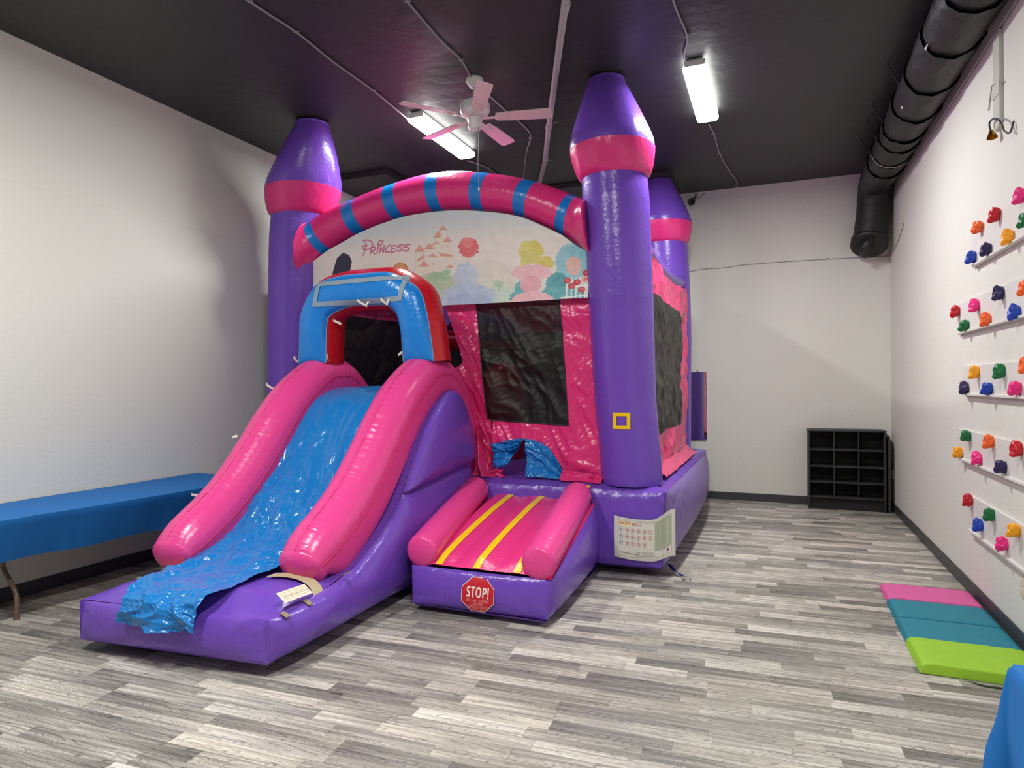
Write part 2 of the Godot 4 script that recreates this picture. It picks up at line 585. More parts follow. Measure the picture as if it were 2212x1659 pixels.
func castle_base(root: Node3D) -> void:
	var x0 := -5.2; var xm := -1.5; var x1 := -0.85
	var zf := -5.33; var zb := -8.95
	var lo := 0.095
	var mb := MB.new()
	puff(mb, V(x0, lo, zf), V(xm, lo, zf), V(xm, DECK - 0.03, zf - 0.02), V(x0, DECK - 0.03, zf - 0.02), 0.06, 80, 20, 0.01)
	puff(mb, V(xm, lo, zf), V(x1, lo, zf), V(x1 + 0.03, DECK - 0.03, zf - 0.02), V(xm, DECK - 0.03, zf - 0.02), 0.055, 40, 24, 0.008)
	puff(mb, V(x1, lo, zb), V(x0, lo, zb), V(x0, DECK - 0.03, zb), V(x1, DECK - 0.03, zb), 0.07)
	puff(mb, V(x0, lo, zb), V(x0, lo, zf), V(x0, DECK - 0.03, zf - 0.02), V(x0, DECK - 0.03, zb), 0.06)
	# top: rolled edge and flat deck
	var top := func(u: float, w: float) -> Vector3:
		var e := minf(minf(u, 1 - u) * 4.4, minf(w, 1 - w) * 3.6)
		return V(lerpf(x0, x1 + 0.03, u), DECK - 0.03 + 0.03 * smoothstep(0.0, 0.14, e) + 0.006 * nA.get_noise_2d(u * 30.0, w * 30.0), lerpf(zf - 0.02, zb, w))
	mb.grid(top, 90, 70)
	# tucked-in underside that carries it on the floor
	var zc := (zf + zb) / 2; var xc := (x0 + x1) / 2
	var under := func(u: float, w: float) -> Vector3:
		var a := TAU * u
		var s := maxf(absf(cos(a)), absf(sin(a)))
		var q := Vector2(cos(a), sin(a)) / s
		var k := lerpf(1.0, 0.86, w)
		return V(xc + q.x * (x1 - x0) / 2 * k, lerpf(lo, 0.002, pow(w, 0.8)), zc + q.y * (zf - zb) / 2 * k)
	mb.grid(under, 128, 8, true)
	part("base", mb, M.purple, root)
	# the right flank, scuffed pale by use
	var side := MB.new()
	puff(side, V(x1, lo, zf), V(x1, lo, zb), V(x1, DECK - 0.03, zb), V(x1 + 0.03, DECK - 0.03, zf - 0.02), 0.13, 60, 24, 0.012)
	part("side_panel", side, M.faded, root)
	var pipe := MB.new()
	pipe.tube(PackedVector3Array([V(xm, lo, zf + 0.006), V(xm, 0.28, zf + 0.012), V(xm, 0.5, zf + 0.012), V(xm, DECK - 0.03, zf - 0.01)]), 0.006, 6)
	pipe.tube(PackedVector3Array([V(x1, lo, zf), V(x1 + 0.015, 0.4, zf - 0.008), V(x1 + 0.03, DECK - 0.03, zf - 0.02)]), 0.005, 6)
	pipe.tube(PackedVector3Array([V(x0, lo, zf), V(x1, lo, zf), V(x1, lo, zb)]), 0.006, 6)
	part("seam", pipe, M.seam_purple, root)


func castle_tower(root: Node3D, axis: Array, k: float) -> void:
	var ys := [0.74, 1.475, 2.375, 3.4, 4.27]
	var lean := func(y: float) -> Vector3:
		for i in 4:
			if y <= ys[i + 1] or i == 3:
				var q := spl(axis, i + clampf((y - ys[i]) / (ys[i + 1] - ys[i]), 0.0, 1.0))
				return V(q.x, 0, q.y)
		return Vector3.ZERO
	var rad := [Vector2(0.73, 0.25), Vector2(0.76, 0.262), Vector2(1.475, 0.268), Vector2(2.375, 0.282), Vector2(3.2, 0.293), Vector2(3.40, 0.286)]
	var pr := PackedVector2Array()
	for i in 90:
		var y := lerpf(0.735, 3.41, i / 89.0)
		pr.append(Vector2(piece(rad, y) * k * (1.0 + 0.006 * nA.get_noise_1d(y * 5.0)), y))
	var mb := MB.new()
	mb.lathe(pr, 48, Vector3.ZERO, lean)
	var tower := part("tower", mb, M.purple, root)
	var fc := [Vector2(0.283, 3.395), Vector2(0.318, 3.43), Vector2(0.348, 3.51), Vector2(0.366, 3.59), Vector2(0.374, 3.655)]
	var collar := func(u: float, w: float) -> Vector3:
		var q := spl(fc, w * 4.0)
		var a := TAU * u
		var r := q.x * k * (1.0 - 0.012 * absf(sin(a * 4.0)) + 0.010 * nA.get_noise_2d(u * 60.0, w * 2.0) * (absf(w - 0.5) * 2.0))
		return V(sin(a) * r, q.y, cos(a) * r) + lean.call(q.y)
	var cm := MB.new()
	cm.grid(collar, 96, 16, true)
	part("collar", cm, M.pink, tower)
	var sp := [Vector2(0.374, 3.655), Vector2(0.364, 3.735), Vector2(0.318, 3.87), Vector2(0.262, 4.01), Vector2(0.206, 4.14), Vector2(0.166, 4.232), Vector2(0.146, 4.266), Vector2(0.01, 4.272)]
	var spire := func(u: float, w: float) -> Vector3:
		var q := spl(sp, w * 7.0)
		var a := TAU * u
		var r := q.x * k * (1.0 - 0.014 * absf(sin(a * 4.0)))
		return V(sin(a) * r, q.y, cos(a) * r) + lean.call(q.y)
	var sm := MB.new()
	sm.grid(spire, 64, 40, true)
	part("spire", sm, M.purple, tower)


func castle_arch(root: Node3D) -> void:
	var o := [Vector2(-4.645, 3.338), Vector2(-4.626, 3.353), Vector2(-4.556, 3.38), Vector2(-4.033, 3.529), Vector2(-3.53, 3.632), Vector2(-3.03, 3.684), Vector2(-2.525, 3.615), Vector2(-2.05, 3.481), Vector2(-1.64, 3.296), Vector2(-1.561, 3.25), Vector2(-1.545, 3.24)]
	var i := [Vector2(-4.735, 2.855), Vector2(-4.714, 2.864), Vector2(-4.383, 3.024), Vector2(-3.949, 3.185), Vector2(-3.487, 3.286), Vector2(-3.033, 3.305), Vector2(-2.593, 3.26), Vector2(-2.169, 3.159), Vector2(-1.781, 2.964), Vector2(-1.538, 2.796), Vector2(-1.51, 2.78)]
	var h := 0.135
	var cuts := [0.0]
	for s in range(2, 9):
		cuts.append_array([s - h, s + h])
	cuts.append(10.0)
	for c in cuts.size() - 1:
		var t0: float = cuts[c]
		var t1: float = cuts[c + 1]
		var blue := c % 2 == 1
		var f := func(u: float, w: float) -> Vector3:
			var t := lerpf(t0, t1, u)
			var po := spl(o, t); var pi2 := spl(i, t)
			var mid := (po + pi2) / 2; var hv := (po - pi2) / 2
			var a := -TAU * w      # from the underside over the front to the top
			var e := mid - hv * cos(a)
			var r := 1.0 + 0.014 * nR.get_noise_2d(t * 5.0, w * 2.0) * absf(cos(a))
			var fl := 0.2 * (1.0 - smoothstep(0.6, 2.6, t)); var fr := 0.14 * smoothstep(8.0, 9.4, t)
			var fwd := fl + fr
			var thick := 0.2 * minf(1.0, 0.35 + 0.65 * smoothstep(0.0, 1.2, t)) * minf(1.0, 0.35 + 0.65 * (1.0 - smoothstep(9.0, 10.0, t)))
			return V(mid.x + (e.x - mid.x) * r + 0.83 * fl + 0.28 * fr, mid.y + (e.y - mid.y) * r - 0.3 * fwd, -5.62 + fwd - thick * sin(a) * r)
		var mb := MB.new()
		mb.grid(f, maxi(6, int((t1 - t0) * 26)), 40, false, true)
		part("blue_stripe" if blue else "arch_section", mb, M.blue if blue else M.pink, root)


func castle_front(root: Node3D) -> void:
	var crumple := func(p: Vector2, amt: float) -> float:
		var a := p.x * 0.83 - p.y * 0.55; var b := p.x * 0.55 + p.y * 0.83
		var warp := 0.25 * nA.get_noise_2d(p.x * 1.3, p.y * 1.3)
		return amt * (0.40 * nS.get_noise_2d(b * 1.5 + warp, a * 0.55) + 0.16 * nS.get_noise_2d(b * 3.8 + warp * 2.0, a * 1.4 + 7.0) + 0.15 * nS.get_noise_2d(p.x * 5.0 + p.y * 2.6 + warp, p.y * 1.5 - p.x) + 0.05 * nS.get_noise_2d(p.x * 9.0 - p.y * 5.0 + warp * 3.0, p.y * 8.0))
	var zw := -5.6
	# window corners
	var tl := Vector2(-2.638, 2.40); var tr := Vector2(-1.797, 2.40); var br := Vector2(-1.719, 1.226); var bl := Vector2(-2.517, 1.269)
	# left strip: from its loose left edge to the window
	var edge := [Vector2(0.72, -2.93), Vector2(1.10, -2.93), Vector2(1.66, -2.95), Vector2(1.76, -2.86), Vector2(1.80, -2.79), Vector2(1.84, -2.782), Vector2(2.084, -2.863), Vector2(2.25, -2.93), Vector2(2.40, -2.99)]
	var sheet := func(fx0: Callable, fx1: Callable, y0f: Callable, y1f: Callable, nu: int, nv: int, amt: float, z: float) -> MB:
		var g := func(u: float, w: float) -> Vector3:
			var xa: float = lerpf(y0f.call(0.0), y1f.call(0.0), w)
			var y: float = lerpf(y0f.call(u), y1f.call(u), w)
			var x: float = lerpf(fx0.call(y), fx1.call(y), u)
			return V(x, y, z + crumple.call(Vector2(x, y), amt) + 0.0 * xa)
		return MB.new().grid(g, nu, nv)
	var win_l := func(y: float) -> float: return lerpf(bl.x, tl.x, (y - bl.y) / (tl.y - bl.y))
	var win_r := func(y: float) -> float: return lerpf(br.x, tr.x, (y - br.y) / (tr.y - br.y))
	var left_x := func(y: float) -> float: return piece(edge, y)
	var right_x := func(y: float) -> float: return lerpf(-1.405, -1.50, (y - 0.72) / 1.68)
	part("front_wall", sheet.call(left_x, win_l, func(_u): return bl.y - 0.001, func(_u): return 2.40, 46, 120, 0.075, zw), M.pink_cloth, root)
	part("front_wall", sheet.call(win_r, right_x, func(_u): return br.y, func(_u): return 2.40, 40, 120, 0.045, zw), M.pink_cloth, root)
	# band under the window, over the crawl-in doorway
	var door := [Vector2(-2.47, 0.80), Vector2(-2.468, 1.031), Vector2(-2.382, 1.045), Vector2(-2.287, 1.072), Vector2(-2.219, 1.088), Vector2(-2.132, 1.092), Vector2(-2.047, 1.08), Vector2(-1.956, 1.05), Vector2(-1.891, 1.005), Vector2(-1.84, 0.94), Vector2(-1.796, 0.875), Vector2(-1.758, 0.80), Vector2(-1.72, 0.745)]
	var over := func(u: float, w: float) -> Vector3:
		var x := lerpf(-2.47, -1.72, u)
		var yb := piece(door, x)
		var yt := lerpf(bl.y, br.y, clampf((x - bl.x) / (br.x - bl.x), 0, 1))
		var y := lerpf(yb, yt, w)
		return V(x, y, zw + crumple.call(Vector2(x, y), 0.06 + 0.03 * (1 - w)))
	var ob := MB.new()
	ob.grid(over, 90, 46)
	var lb := func(u: float, w: float) -> Vector3:
		var x := lerpf(-2.95, -2.47, u)
		var y := lerpf(0.76, bl.y, w)
		var fold := sin(x * 46.0 + 3.0 * nA.get_noise_1d(y * 3.0)) * 0.028 * (1.0 - w)
		return V(x + 0.02 * (1 - w), y, zw + 0.02 * (1 - w) + fold + crumple.call(Vector2(x * 1.6, y), 0.09))
	ob.grid(lb, 80, 60)
	var rb := func(u: float, w: float) -> Vector3:
		var y := lerpf(0.742, br.y, w)
		var x := lerpf(-1.72, right_x.call(y), u)
		return V(x, y, zw + 0.03 * (1 - w) + crumple.call(Vector2(x, y), 0.06))
	ob.grid(rb, 40, 60)
	part("front_wall", ob, M.pink_cloth, root)
	# crumpled hem lying on the deck, left and right of the doorway
	var hem_l := func(u: float, w: float) -> Vector3:
		var x := lerpf(-2.74, -2.33, u)
		var yy := lerpf(0.745, 0.80 + 0.03 * sin(u * 9.0), w) + 0.012 * nA.get_noise_1d(x * 20)
		return V(x + 0.015 * sin(w * 6.0), yy, -5.50 - 0.06 * w + 0.05 * sin(u * 13.0) * 0.5 + crumple.call(Vector2(x * 2.0, w), 0.06))
	var hem := MB.new()
	hem.grid(hem_l, 50, 14)
	var bunch := func(u: float, w: float) -> Vector3:   # gathered folds at the far left
		var y := lerpf(0.745, 1.17, w)
		var wide := lerpf(0.16, 0.05, w)
		var x := lerpf(-2.70, -2.70 + wide * 1.6, u) + 0.07 * w
		return V(x, y, -5.50 - 0.05 * w + 0.045 * sin(u * 11.0 + w * 3.0) * (1.0 - 0.5 * w) + crumple.call(Vector2(x * 2, y * 1.5), 0.05))
	hem.grid(bunch, 40, 40)
	part("wall_hem", hem, M.pink_cloth, root)
	var hem_r := func(u: float, w: float) -> Vector3:
		var x := lerpf(-1.765, -1.385, u)
		var y0 := lerpf(0.752, 0.742, u)
		var y1 := lerpf(0.83, 0.80, u)
		return V(x, lerpf(y0, y1, w), -5.455 - 0.10 * w + 0.02 * sin(u * 8.0) * (1 - w) + crumple.call(Vector2(x * 1.5, w), 0.04))
	var hr := MB.new()
	hr.grid(hem_r, 44, 14)
	part("wall_hem", hr, M.pink_cloth, root)
	# dark net window with a narrow bound edge
	var win := func(u: float, w: float) -> Vector3:
		var p := bl.lerp(br, u).lerp(tl.lerp(tr, u), w)
		return V(p.x, p.y, zw - 0.004 + crumple.call(p, 0.05))
	var wm := MB.new()
	wm.grid(win, 90, 110)
	part("net_window", wm, M.mesh_clear, root)
	var rim := MB.new()
	var loop := [bl, br, tr, tl, bl]
	for k in 4:
		var path := PackedVector3Array()
		for s in 25:
			var p: Vector2 = loop[k].lerp(loop[k + 1], s / 24.0)
			path.append(V(p.x, p.y, zw + 0.004 + crumple.call(p, 0.05)))
		rim.tube(path, 0.007, 6)
	part("window_binding", rim, M.mesh, root)
	# blue entrance flaps
	var flap_l := func(u: float, w: float) -> Vector3:
		var xt := lerpf(-2.468, -2.125, u)
		var xb := lerpf(-2.42, -2.20, u)
		var yt := piece(door, xt) + 0.012
		var yb := piece([Vector2(-2.468, 0.83), Vector2(-2.40, 0.82), Vector2(-2.25, 0.86), Vector2(-2.18, 0.93), Vector2(-2.125, 1.0)], xt)
		var x := lerpf(xb, xt, w)
		return V(x, lerpf(yb, yt, w), -5.565 + 0.045 * sin(w * 7.0 + u * 2.0) * (1.0 - w) + crumple.call(Vector2(x * 2.2, w * 1.3), 0.07))
	var fl := MB.new()
	fl.grid(flap_l, 50, 50)
	part("entrance_flap", fl, M.blue_cloth, root)
	var flap_r := func(u: float, w: float) -> Vector3:
		var xt := lerpf(-2.128, -1.745, u)
		var xb := lerpf(-2.095, -1.765, u)
		var yt := piece(door, xt) + 0.012
		var yb := lerpf(0.766, 0.755, u)
		var x := lerpf(xb, xt, w)
		return V(x, lerpf(yb, yt, w), -5.535 - 0.03 * w + 0.03 * sin(w * 6.0 + 1.0) * (1.0 - w) + crumple.call(Vector2(x * 2.0, w * 1.3 + 4.0), 0.06))
	var f2 := MB.new()
	f2.grid(flap_r, 50, 50)
	part("entrance_flap", f2, M.blue_cloth, root)


func castle_sides(root: Node3D) -> void:
	var crumple := func(p: Vector2, amt: float) -> float:
		var warp := 0.25 * nA.get_noise_2d(p.x * 1.3, p.y * 1.3)
		return amt * (0.5 * nS.get_noise_2d(p.x * 1.1 + p.y * 0.8 + warp, p.y * 0.7 - p.x * 0.2) + 0.2 * nS.get_noise_2d(p.x * 3.6 - p.y * 2.0 + warp, p.y * 2.4) + 0.12 * nS.get_noise_2d(p.x * 7.0, p.y * 4.0 + p.x * 3.0))
	# right flank: pink frame round a dark net, y top sags
	for sd in [1.0, -1.0]:
		var xw := -1.02 if sd > 0 else -5.0
		var z0 := -5.66; var z1 := -8.36; var zn := -7.66 if sd > 0 else -8.28
		var top := func(z: float) -> float: return 2.80 - 0.10 * bulge((z - z0) / (z1 - z0))
		var n0 := func(z: float) -> float: return 1.09 + 0.05 * bulge((z - z0) / (z1 - z0))
		var n1 := func(z: float) -> float: return (2.44 if sd > 0 else 2.53) - 0.03 * bulge((z - z0) / (z1 - z0))
		var mk := func(za: float, zc: float, ya: Callable, yc: Callable, amt: float, nu: int, nv: int) -> MB:
			var f := func(u: float, w: float) -> Vector3:
				var z := lerpf(za, zc, u) if sd > 0 else lerpf(zc, za, u)
				var y: float = lerpf(ya.call(z), yc.call(z), w)
				return V(xw + sd * (crumple.call(Vector2(z, y), amt) + 0.02 * bulge((z - z0) / (z1 - z0))), y, z)
			return MB.new().grid(f, nu, nv)
		var deck := func(_z: float) -> float: return 0.742
		part("flank_wall", mk.call(z0, z1, n1, top, 0.05, 90, 24), M.pink_side, root)
		part("flank_wall", mk.call(z0, z1, deck, n0, 0.05, 90, 30), M.pink_side, root)
		part("flank_wall", mk.call(zn, z1, n0, n1, 0.05, 30, 60), M.pink_side, root)
		part("net_window", mk.call(z0, zn, n0, n1, 0.05, 100, 90), M.mesh_shiny, root)
		var beam := PackedVector3Array()
		for k in 21:
			var z := lerpf(z0, z1, k / 20.0)
			beam.append(V(xw - sd * 0.10, top.call(z) + 0.07, z))
		part("top_beam", MB.new().tube(beam, 0.10, 20), M.purple, root)
		var skirt := func(u: float, w: float) -> Vector3:
			var z := lerpf(-5.9, -8.2, u) if sd > 0 else lerpf(-8.2, -5.9, u)
			return V(xw + sd * (0.01 + 0.11 * (1 - w) + crumple.call(Vector2(z, w), 0.03)), lerpf(0.752, 0.86, w), z)
		part("wall_hem", MB.new().grid(skirt, 80, 10), M.pink_side, root)
	# back wall: pink head band over a dark net
	var bk := func(y0: float, y1: float, amt: float) -> MB:
		var f := func(u: float, w: float) -> Vector3:
			var x := lerpf(-4.9, -1.2, u); var y := lerpf(y0, y1, w)
			return V(x, y, -8.5 + crumple.call(Vector2(x, y), amt))
		return MB.new().grid(f, 70, 30)
	var roof := func(u: float, w: float) -> Vector3:
		return V(lerpf(-5.0, -1.05, u), 2.86 + 0.25 * bulge(u) - 0.12 * bulge(w), lerpf(-5.75, -8.5, w))
	part("roof_net", MB.new().grid(roof, 30, 30), M.mesh_clear, root)
	part("back_net", bk.call(0.742, 2.33, 0.05), M.mesh, root)
	part("back_wall", bk.call(2.33, 2.85, 0.05), M.pink_cloth, root)
	# inside: a red bar, a purple bar and a red bumper seen through the net
	part("inner_bar", MB.new().tube(PackedVector3Array([V(-3.44, 2.10, -6.35), V(-3.44, 2.10, -8.4)]), 0.10, 18), M.red, root)
	part("inner_bar", MB.new().tube(PackedVector3Array([V(-3.46, 2.38, -6.4), V(-3.46, 2.38, -8.4)]), 0.15, 18), M.purple, root)
	var bump := PackedVector2Array([Vector2(0.22, 0.742), Vector2(0.25, 0.9), Vector2(0.25, 1.6), Vector2(0.2, 1.78), Vector2(0.1, 1.86), Vector2(0.0, 1.88)])
	part("inner_bumper", MB.new().lathe(bump, 28, V(-2.95, 0, -7.0)), M.red, root)


func slide_arch(root: Node3D) -> void:
	var zf := -4.71
	var zb := -4.97
	var o := [Vector2(-3.950, 1.80), Vector2(-3.932, 2.081), Vector2(-3.898, 2.286), Vector2(-3.757, 2.495), Vector2(-3.526, 2.561), Vector2(-3.282, 2.572), Vector2(-3.060, 2.570), Vector2(-2.901, 2.505), Vector2(-2.767, 2.400), Vector2(-2.710, 2.239), Vector2(-2.673, 2.044), Vector2(-2.641, 1.80)]
	var i := [Vector2(-3.672, 1.80), Vector2(-3.667, 2.003), Vector2(-3.659, 2.147), Vector2(-3.617, 2.227), Vector2(-3.444, 2.290), Vector2(-3.261, 2.296), Vector2(-3.083, 2.290), Vector2(-3.022, 2.253), Vector2(-2.982, 2.214), Vector2(-2.953, 2.124), Vector2(-2.938, 2.036), Vector2(-2.920, 1.80)]
	var m := 11.0
	var front := func(u: float, w: float) -> Vector3:
		var po := spl(o, u * m); var pi2 := spl(i, u * m)
		var p := pi2.lerp(po, w)
		var endp := minf(1.0, minf(u, 1 - u) * 9.0)
		return sl(p.x, p.y, zf + 0.085 * sqrt(bulge(w)) * sqrt(endp) + 0.004 * nR.get_noise_2d(u * 40.0, w * 3.0) * absf(2 * w - 1))
	part("slide_arch_front", MB.new().grid(front, 150, 20), M.blue, root)
	var back := MB.new()
	var outer := func(u: float, w: float) -> Vector3:
		var t := u * m
		var p := spl(o, t)
		var q := spl(o, minf(t + 0.05, m)) - spl(o, maxf(t - 0.05, 0))
		var nn := Vector2(-q.y, q.x).normalized()
		p += nn * (0.055 * bulge(w) + 0.022 * w)
		return sl(p.x, p.y, lerpf(zf, zb, w))
	back.grid(outer, 150, 14)
	var inner := func(u: float, w: float) -> Vector3:
		var t := (1.0 - u) * m
		var p := spl(i, t)
		var q := spl(i, minf(t + 0.05, m)) - spl(i, maxf(t - 0.05, 0))
		var nn := Vector2(q.y, -q.x).normalized()
		p += nn * 0.035 * bulge(w)
		return sl(p.x, p.y, lerpf(zf, zb, w))
	back.grid(inner, 110, 10)
	var rear := func(u: float, w: float) -> Vector3:
		var t := (1.0 - u) * m
		var po := spl(o, t)
		var q := spl(o, minf(t + 0.05, m)) - spl(o, maxf(t - 0.05, 0))
		po += Vector2(-q.y, q.x).normalized() * 0.022
		var p := spl(i, t).lerp(po, w)
		return sl(p.x, p.y, zb - 0.06 * bulge(w))
	back.grid(rear, 110, 8)
	part("slide_arch_back", back, M.red, root)
	var pipe := MB.new()
	for e in [o, i]:
		var path := PackedVector3Array()
		for k in 121:
			var q := spl(e, k / 120.0 * m)
			path.append(sl(q.x, q.y, zf + 0.002))
		pipe.tube(path, 0.005, 6)
	part("seam", pipe, M.seam_blue, root)
	# grey tape stuck in a rectangle on the blue front, over the bulge
	var tp := [Vector2(-3.715, 2.312), Vector2(-2.90, 2.328), Vector2(-2.872, 2.515), Vector2(-3.69, 2.490)]
	var surf := func(p: Vector2) -> float:      # height of the blue front at p
		var best := 1e9; var ww := 0.5
		for k in 111:
			var po := spl(o, k / 10.0); var pi2 := spl(i, k / 10.0)
			var d := po - pi2
			var s := clampf((p - pi2).dot(d) / d.length_squared(), 0.0, 1.0)
			var dist := (pi2 + d * s).distance_to(p)
			if dist < best:
				best = dist; ww = s
		return zf + 0.085 * sqrt(bulge(ww)) + 0.006
	for k in 4:
		var a: Vector2 = tp[k]; var b: Vector2 = tp[(k + 1) % 4]
		var dn := (b - a).normalized().orthogonal() * -0.021
		var f := func(u: float, w: float) -> Vector3:
			var p := (a.lerp(b, u) - (b - a).normalized() * 0.018 * (1 - 2 * u)) + dn * (1.0 - 2.0 * w) * -1.0
			return sl(p.x, p.y, surf.call(p) + (0.0015 if k % 2 == 1 else 0.0))
		part("tape", MB.new().grid(f, 24, 2), M.tape, root)
	for tpt in [[sl(-3.27, 2.31, -4.635), 0.55, 0.10], [sl(-3.21, 2.295, -4.63), -1.2, 0.05], [sl(-3.06, 2.315, -4.635), 0.8, 0.075], [sl(-3.01, 2.315, -4.635), -1.1, 0.08], [sl(-3.60, 2.17, -4.76), 0.45, 0.10], [sl(-2.965, 1.88, -4.76), -0.5, 0.085], [sl(-3.665, 1.85, -4.72), 1.5, 0.06]]:
		tie(root, tpt[0], tpt[1], tpt[2])


func tie(root: Node3D, at: Vector3, tilt: float, ln: float) -> void:
	var f := func(u: float, w: float) -> Vector3:
		var p := Vector3((u - 0.5) * ln, (w - 0.5) * 0.02, 0.012 * sin(u * 4.0))
		return at + Basis(Vector3.BACK, -tilt) * p
	part("tie", MB.new().grid(f, 8, 2), M.tie, root)


func castle_slide(root: Node3D) -> void:
	# lower seam of the right rail, as z against y, and the lane between the rails
	var lane := [Vector2(-5.55, 1.42), Vector2(-5.2, 1.55), Vector2(-4.92, 1.575), Vector2(-4.68, 1.54), Vector2(-4.44, 1.41), Vector2(-4.2, 1.13), Vector2(-3.96, 0.85), Vector2(-3.74, 0.67), Vector2(-3.55, 0.53), Vector2(-3.35, 0.45), Vector2(-3.1, 0.412), Vector2(-2.86, 0.402), Vector2(-2.69, 0.375), Vector2(-2.615, 0.30), Vector2(-2.61, 0.205)]
	# the landing and the hull under the slide
	var xl := -3.90; var xr := -2.575; var zf := -2.69; var zk := -5.3; var lo := 0.075
	var hull := MB.new()
	puff(hull, sl(xl, lo, zf), sl(xr, lo, zf), sl(xr, 0.315, zf - 0.02), sl(xl, 0.305, zf - 0.02), 0.05, 60, 20, 0.006)
	var lt := func(u: float, w: float) -> Vector3:
		var x := lerpf(xl, xr, u); var z := lerpf(zf - 0.02, -3.35, w)
		var b := 0.07 * sqrt(bulge(u)) * smoothstep(0.0, 0.35, w) + 0.03 * bulge(fposmod(u * 2.0, 1.0)) * smoothstep(0.0, 0.3, w)
		return sl(x, 0.31 + b, z)
	hull.grid(lt, 60, 24)
	# flanks: a lower panel to the castle and, above it, a half-moon panel under the rail
	var seam := [Vector2(-5.42, 0.90), Vector2(-4.13, 0.78), Vector2(-3.97, 0.63), Vector2(-3.80, 0.525), Vector2(-3.50, 0.385), Vector2(-3.28, 0.345), Vector2(-2.70, 0.31)]
	for sd in [1.0, -1.0]:
		var xs := xr if sd > 0 else xl
		var fat := 0.085 if sd > 0 else -0.012
		var low := func(u: float, w: float) -> Vector3:
			var z := lerpf(zf - 0.0, -5.32, u) if sd > 0 else lerpf(-5.32, zf, u)
			var y1 := piece(seam, z)
			var y := lerpf(lo, y1, w)
			var b := pow(bulge(w), 0.6) * minf(1.0, pow(bulge(u) * 3.0, 0.5))
			return sl(xs + sd * ((fat + 0.012 * nA.get_noise_2d(z * 2.0, w)) * b - 0.025 * w * smoothstep(-3.0, -3.6, z)), y, z)
		hull.grid(low, 90, 20)
		var moon := [Vector2(-4.13, 0.78), Vector2(-4.3, 1.03), Vector2(-4.49, 1.27), Vector2(-4.70, 1.455), Vector2(-4.90, 1.555), Vector2(-5.08, 1.52), Vector2(-5.22, 1.36), Vector2(-5.35, 1.13), Vector2(-5.38, 0.98), Vector2(-5.32, 0.89), Vector2(-5.0, 0.86), Vector2(-4.6, 0.825), Vector2(-4.13, 0.78)]
		var half := func(u: float, w: float) -> Vector3:
			var q := spl(moon, u * 12.0)
			var c := Vector2(-4.86, 1.08)
			var p := c.lerp(q, 1.0 - w)
			var b := 0.105 * sqrt(maxf(0.0, 1.0 - (1.0 - w) * (1.0 - w)))
			return sl(xs - sd * 0.025 + sd * b, p.y, p.x)
		var mo := MB.new()
		if sd > 0:
			mo.grid(func(u: float, w: float) -> Vector3: return half.call(1.0 - u, w), 96, 20, true)
		else:
			mo.grid(half, 96, 20, true)
		part("slide_flank", mo, M.purple, root)
		# ledge that carries the rail
		var ledge := func(u: float, w: float) -> Vector3:
			var z := lerpf(-3.2, -5.3, w)
			var q := spl(moon, 0.0)
			var y := piece(seam, z)
			if z < -4.13: y = piece([Vector2(-5.35, 1.13), Vector2(-5.22, 1.36), Vector2(-5.08, 1.52), Vector2(-4.90, 1.555), Vector2(-4.70, 1.455), Vector2(-4.49, 1.27), Vector2(-4.3, 1.03), Vector2(-4.13, 0.78)], z)
			return sl(lerpf(xs - sd * 0.03, xs - sd * 0.24, u), y - 0.004 + 0.0 * q.x, z)
		hull.grid(ledge, 4, 60)
	# underside
	var under := func(u: float, w: float) -> Vector3:
		var a := TAU * u
		var s := maxf(absf(cos(a)), absf(sin(a)))
		var q := Vector2(cos(a), sin(a)) / s
		var k := lerpf(1.0, 0.72, w)
		return sl((xl + xr) / 2 + q.x * (xr - xl) / 2 * k, lerpf(lo, 0.002, pow(w, 0.8)), (zf + zk) / 2 + q.y * (zf - zk) / 2 * lerpf(1.0, 0.86, w))
	hull.grid(under, 96, 8, true)
	var core := func(u: float, w: float) -> Vector3:    # purple bed below the lane
		var t := w * 9.6
		var q := spl(lane, t)
		return sl(lerpf(-3.80, -2.80, u), q.y - 0.04, q.x)
	hull.grid(core, 10, 60)
	part("slide_hull", hull, M.purple, root)
	# the blue lane, a loose sheet that runs over the landing
	var sheet := func(u: float, w: float) -> Vector3:
		var t := (1.0 - w) * 14.0
		var q := spl(lane, t)
		var open := smoothstep(9.0, 13.0, t)
		var x := lerpf(lerpf(-3.66, -3.50, open), lerpf(-2.94, -2.97, open), u)
		var s := w * 3.4
		var warp := 0.3 * nA.get_noise_2d(x * 2.0, s * 1.6)
		var c := 0.022 * nS.get_noise_2d(x * 1.8 + warp, s * 0.7) + 0.009 * nS.get_noise_2d(x * 5.0 + s * 1.2 + warp, s * 1.6) + 0.008 * nS.get_noise_2d(x * 3.0 - s * 3.5 + warp * 2.0, s * 2.0 + x * 4.0) + 0.0035 * nS.get_noise_2d(x * 13.0 + s * 4.0, s * 9.0 + warp * 4.0)
		c *= 0.35 + 0.65 * smoothstep(3.0, 6.5, t) + 0.5 * open
		var rag := (0.014 * sin(x * 16.0) + 0.02 * nA.get_noise_1d(x * 9.0)) * smoothstep(12.5, 14.0, t)
		return sl(x, q.y + 0.012 + c * (1.0 - 0.5 * open) + rag, q.x + c * 0.8 * smoothstep(4.0, 6.0, t) + 0.022 * open * sin(x * 17.0) * smoothstep(12.6, 14.0, t))
	part("slide_lane", MB.new().grid(sheet, 110, 330), M.blue_cloth, root)
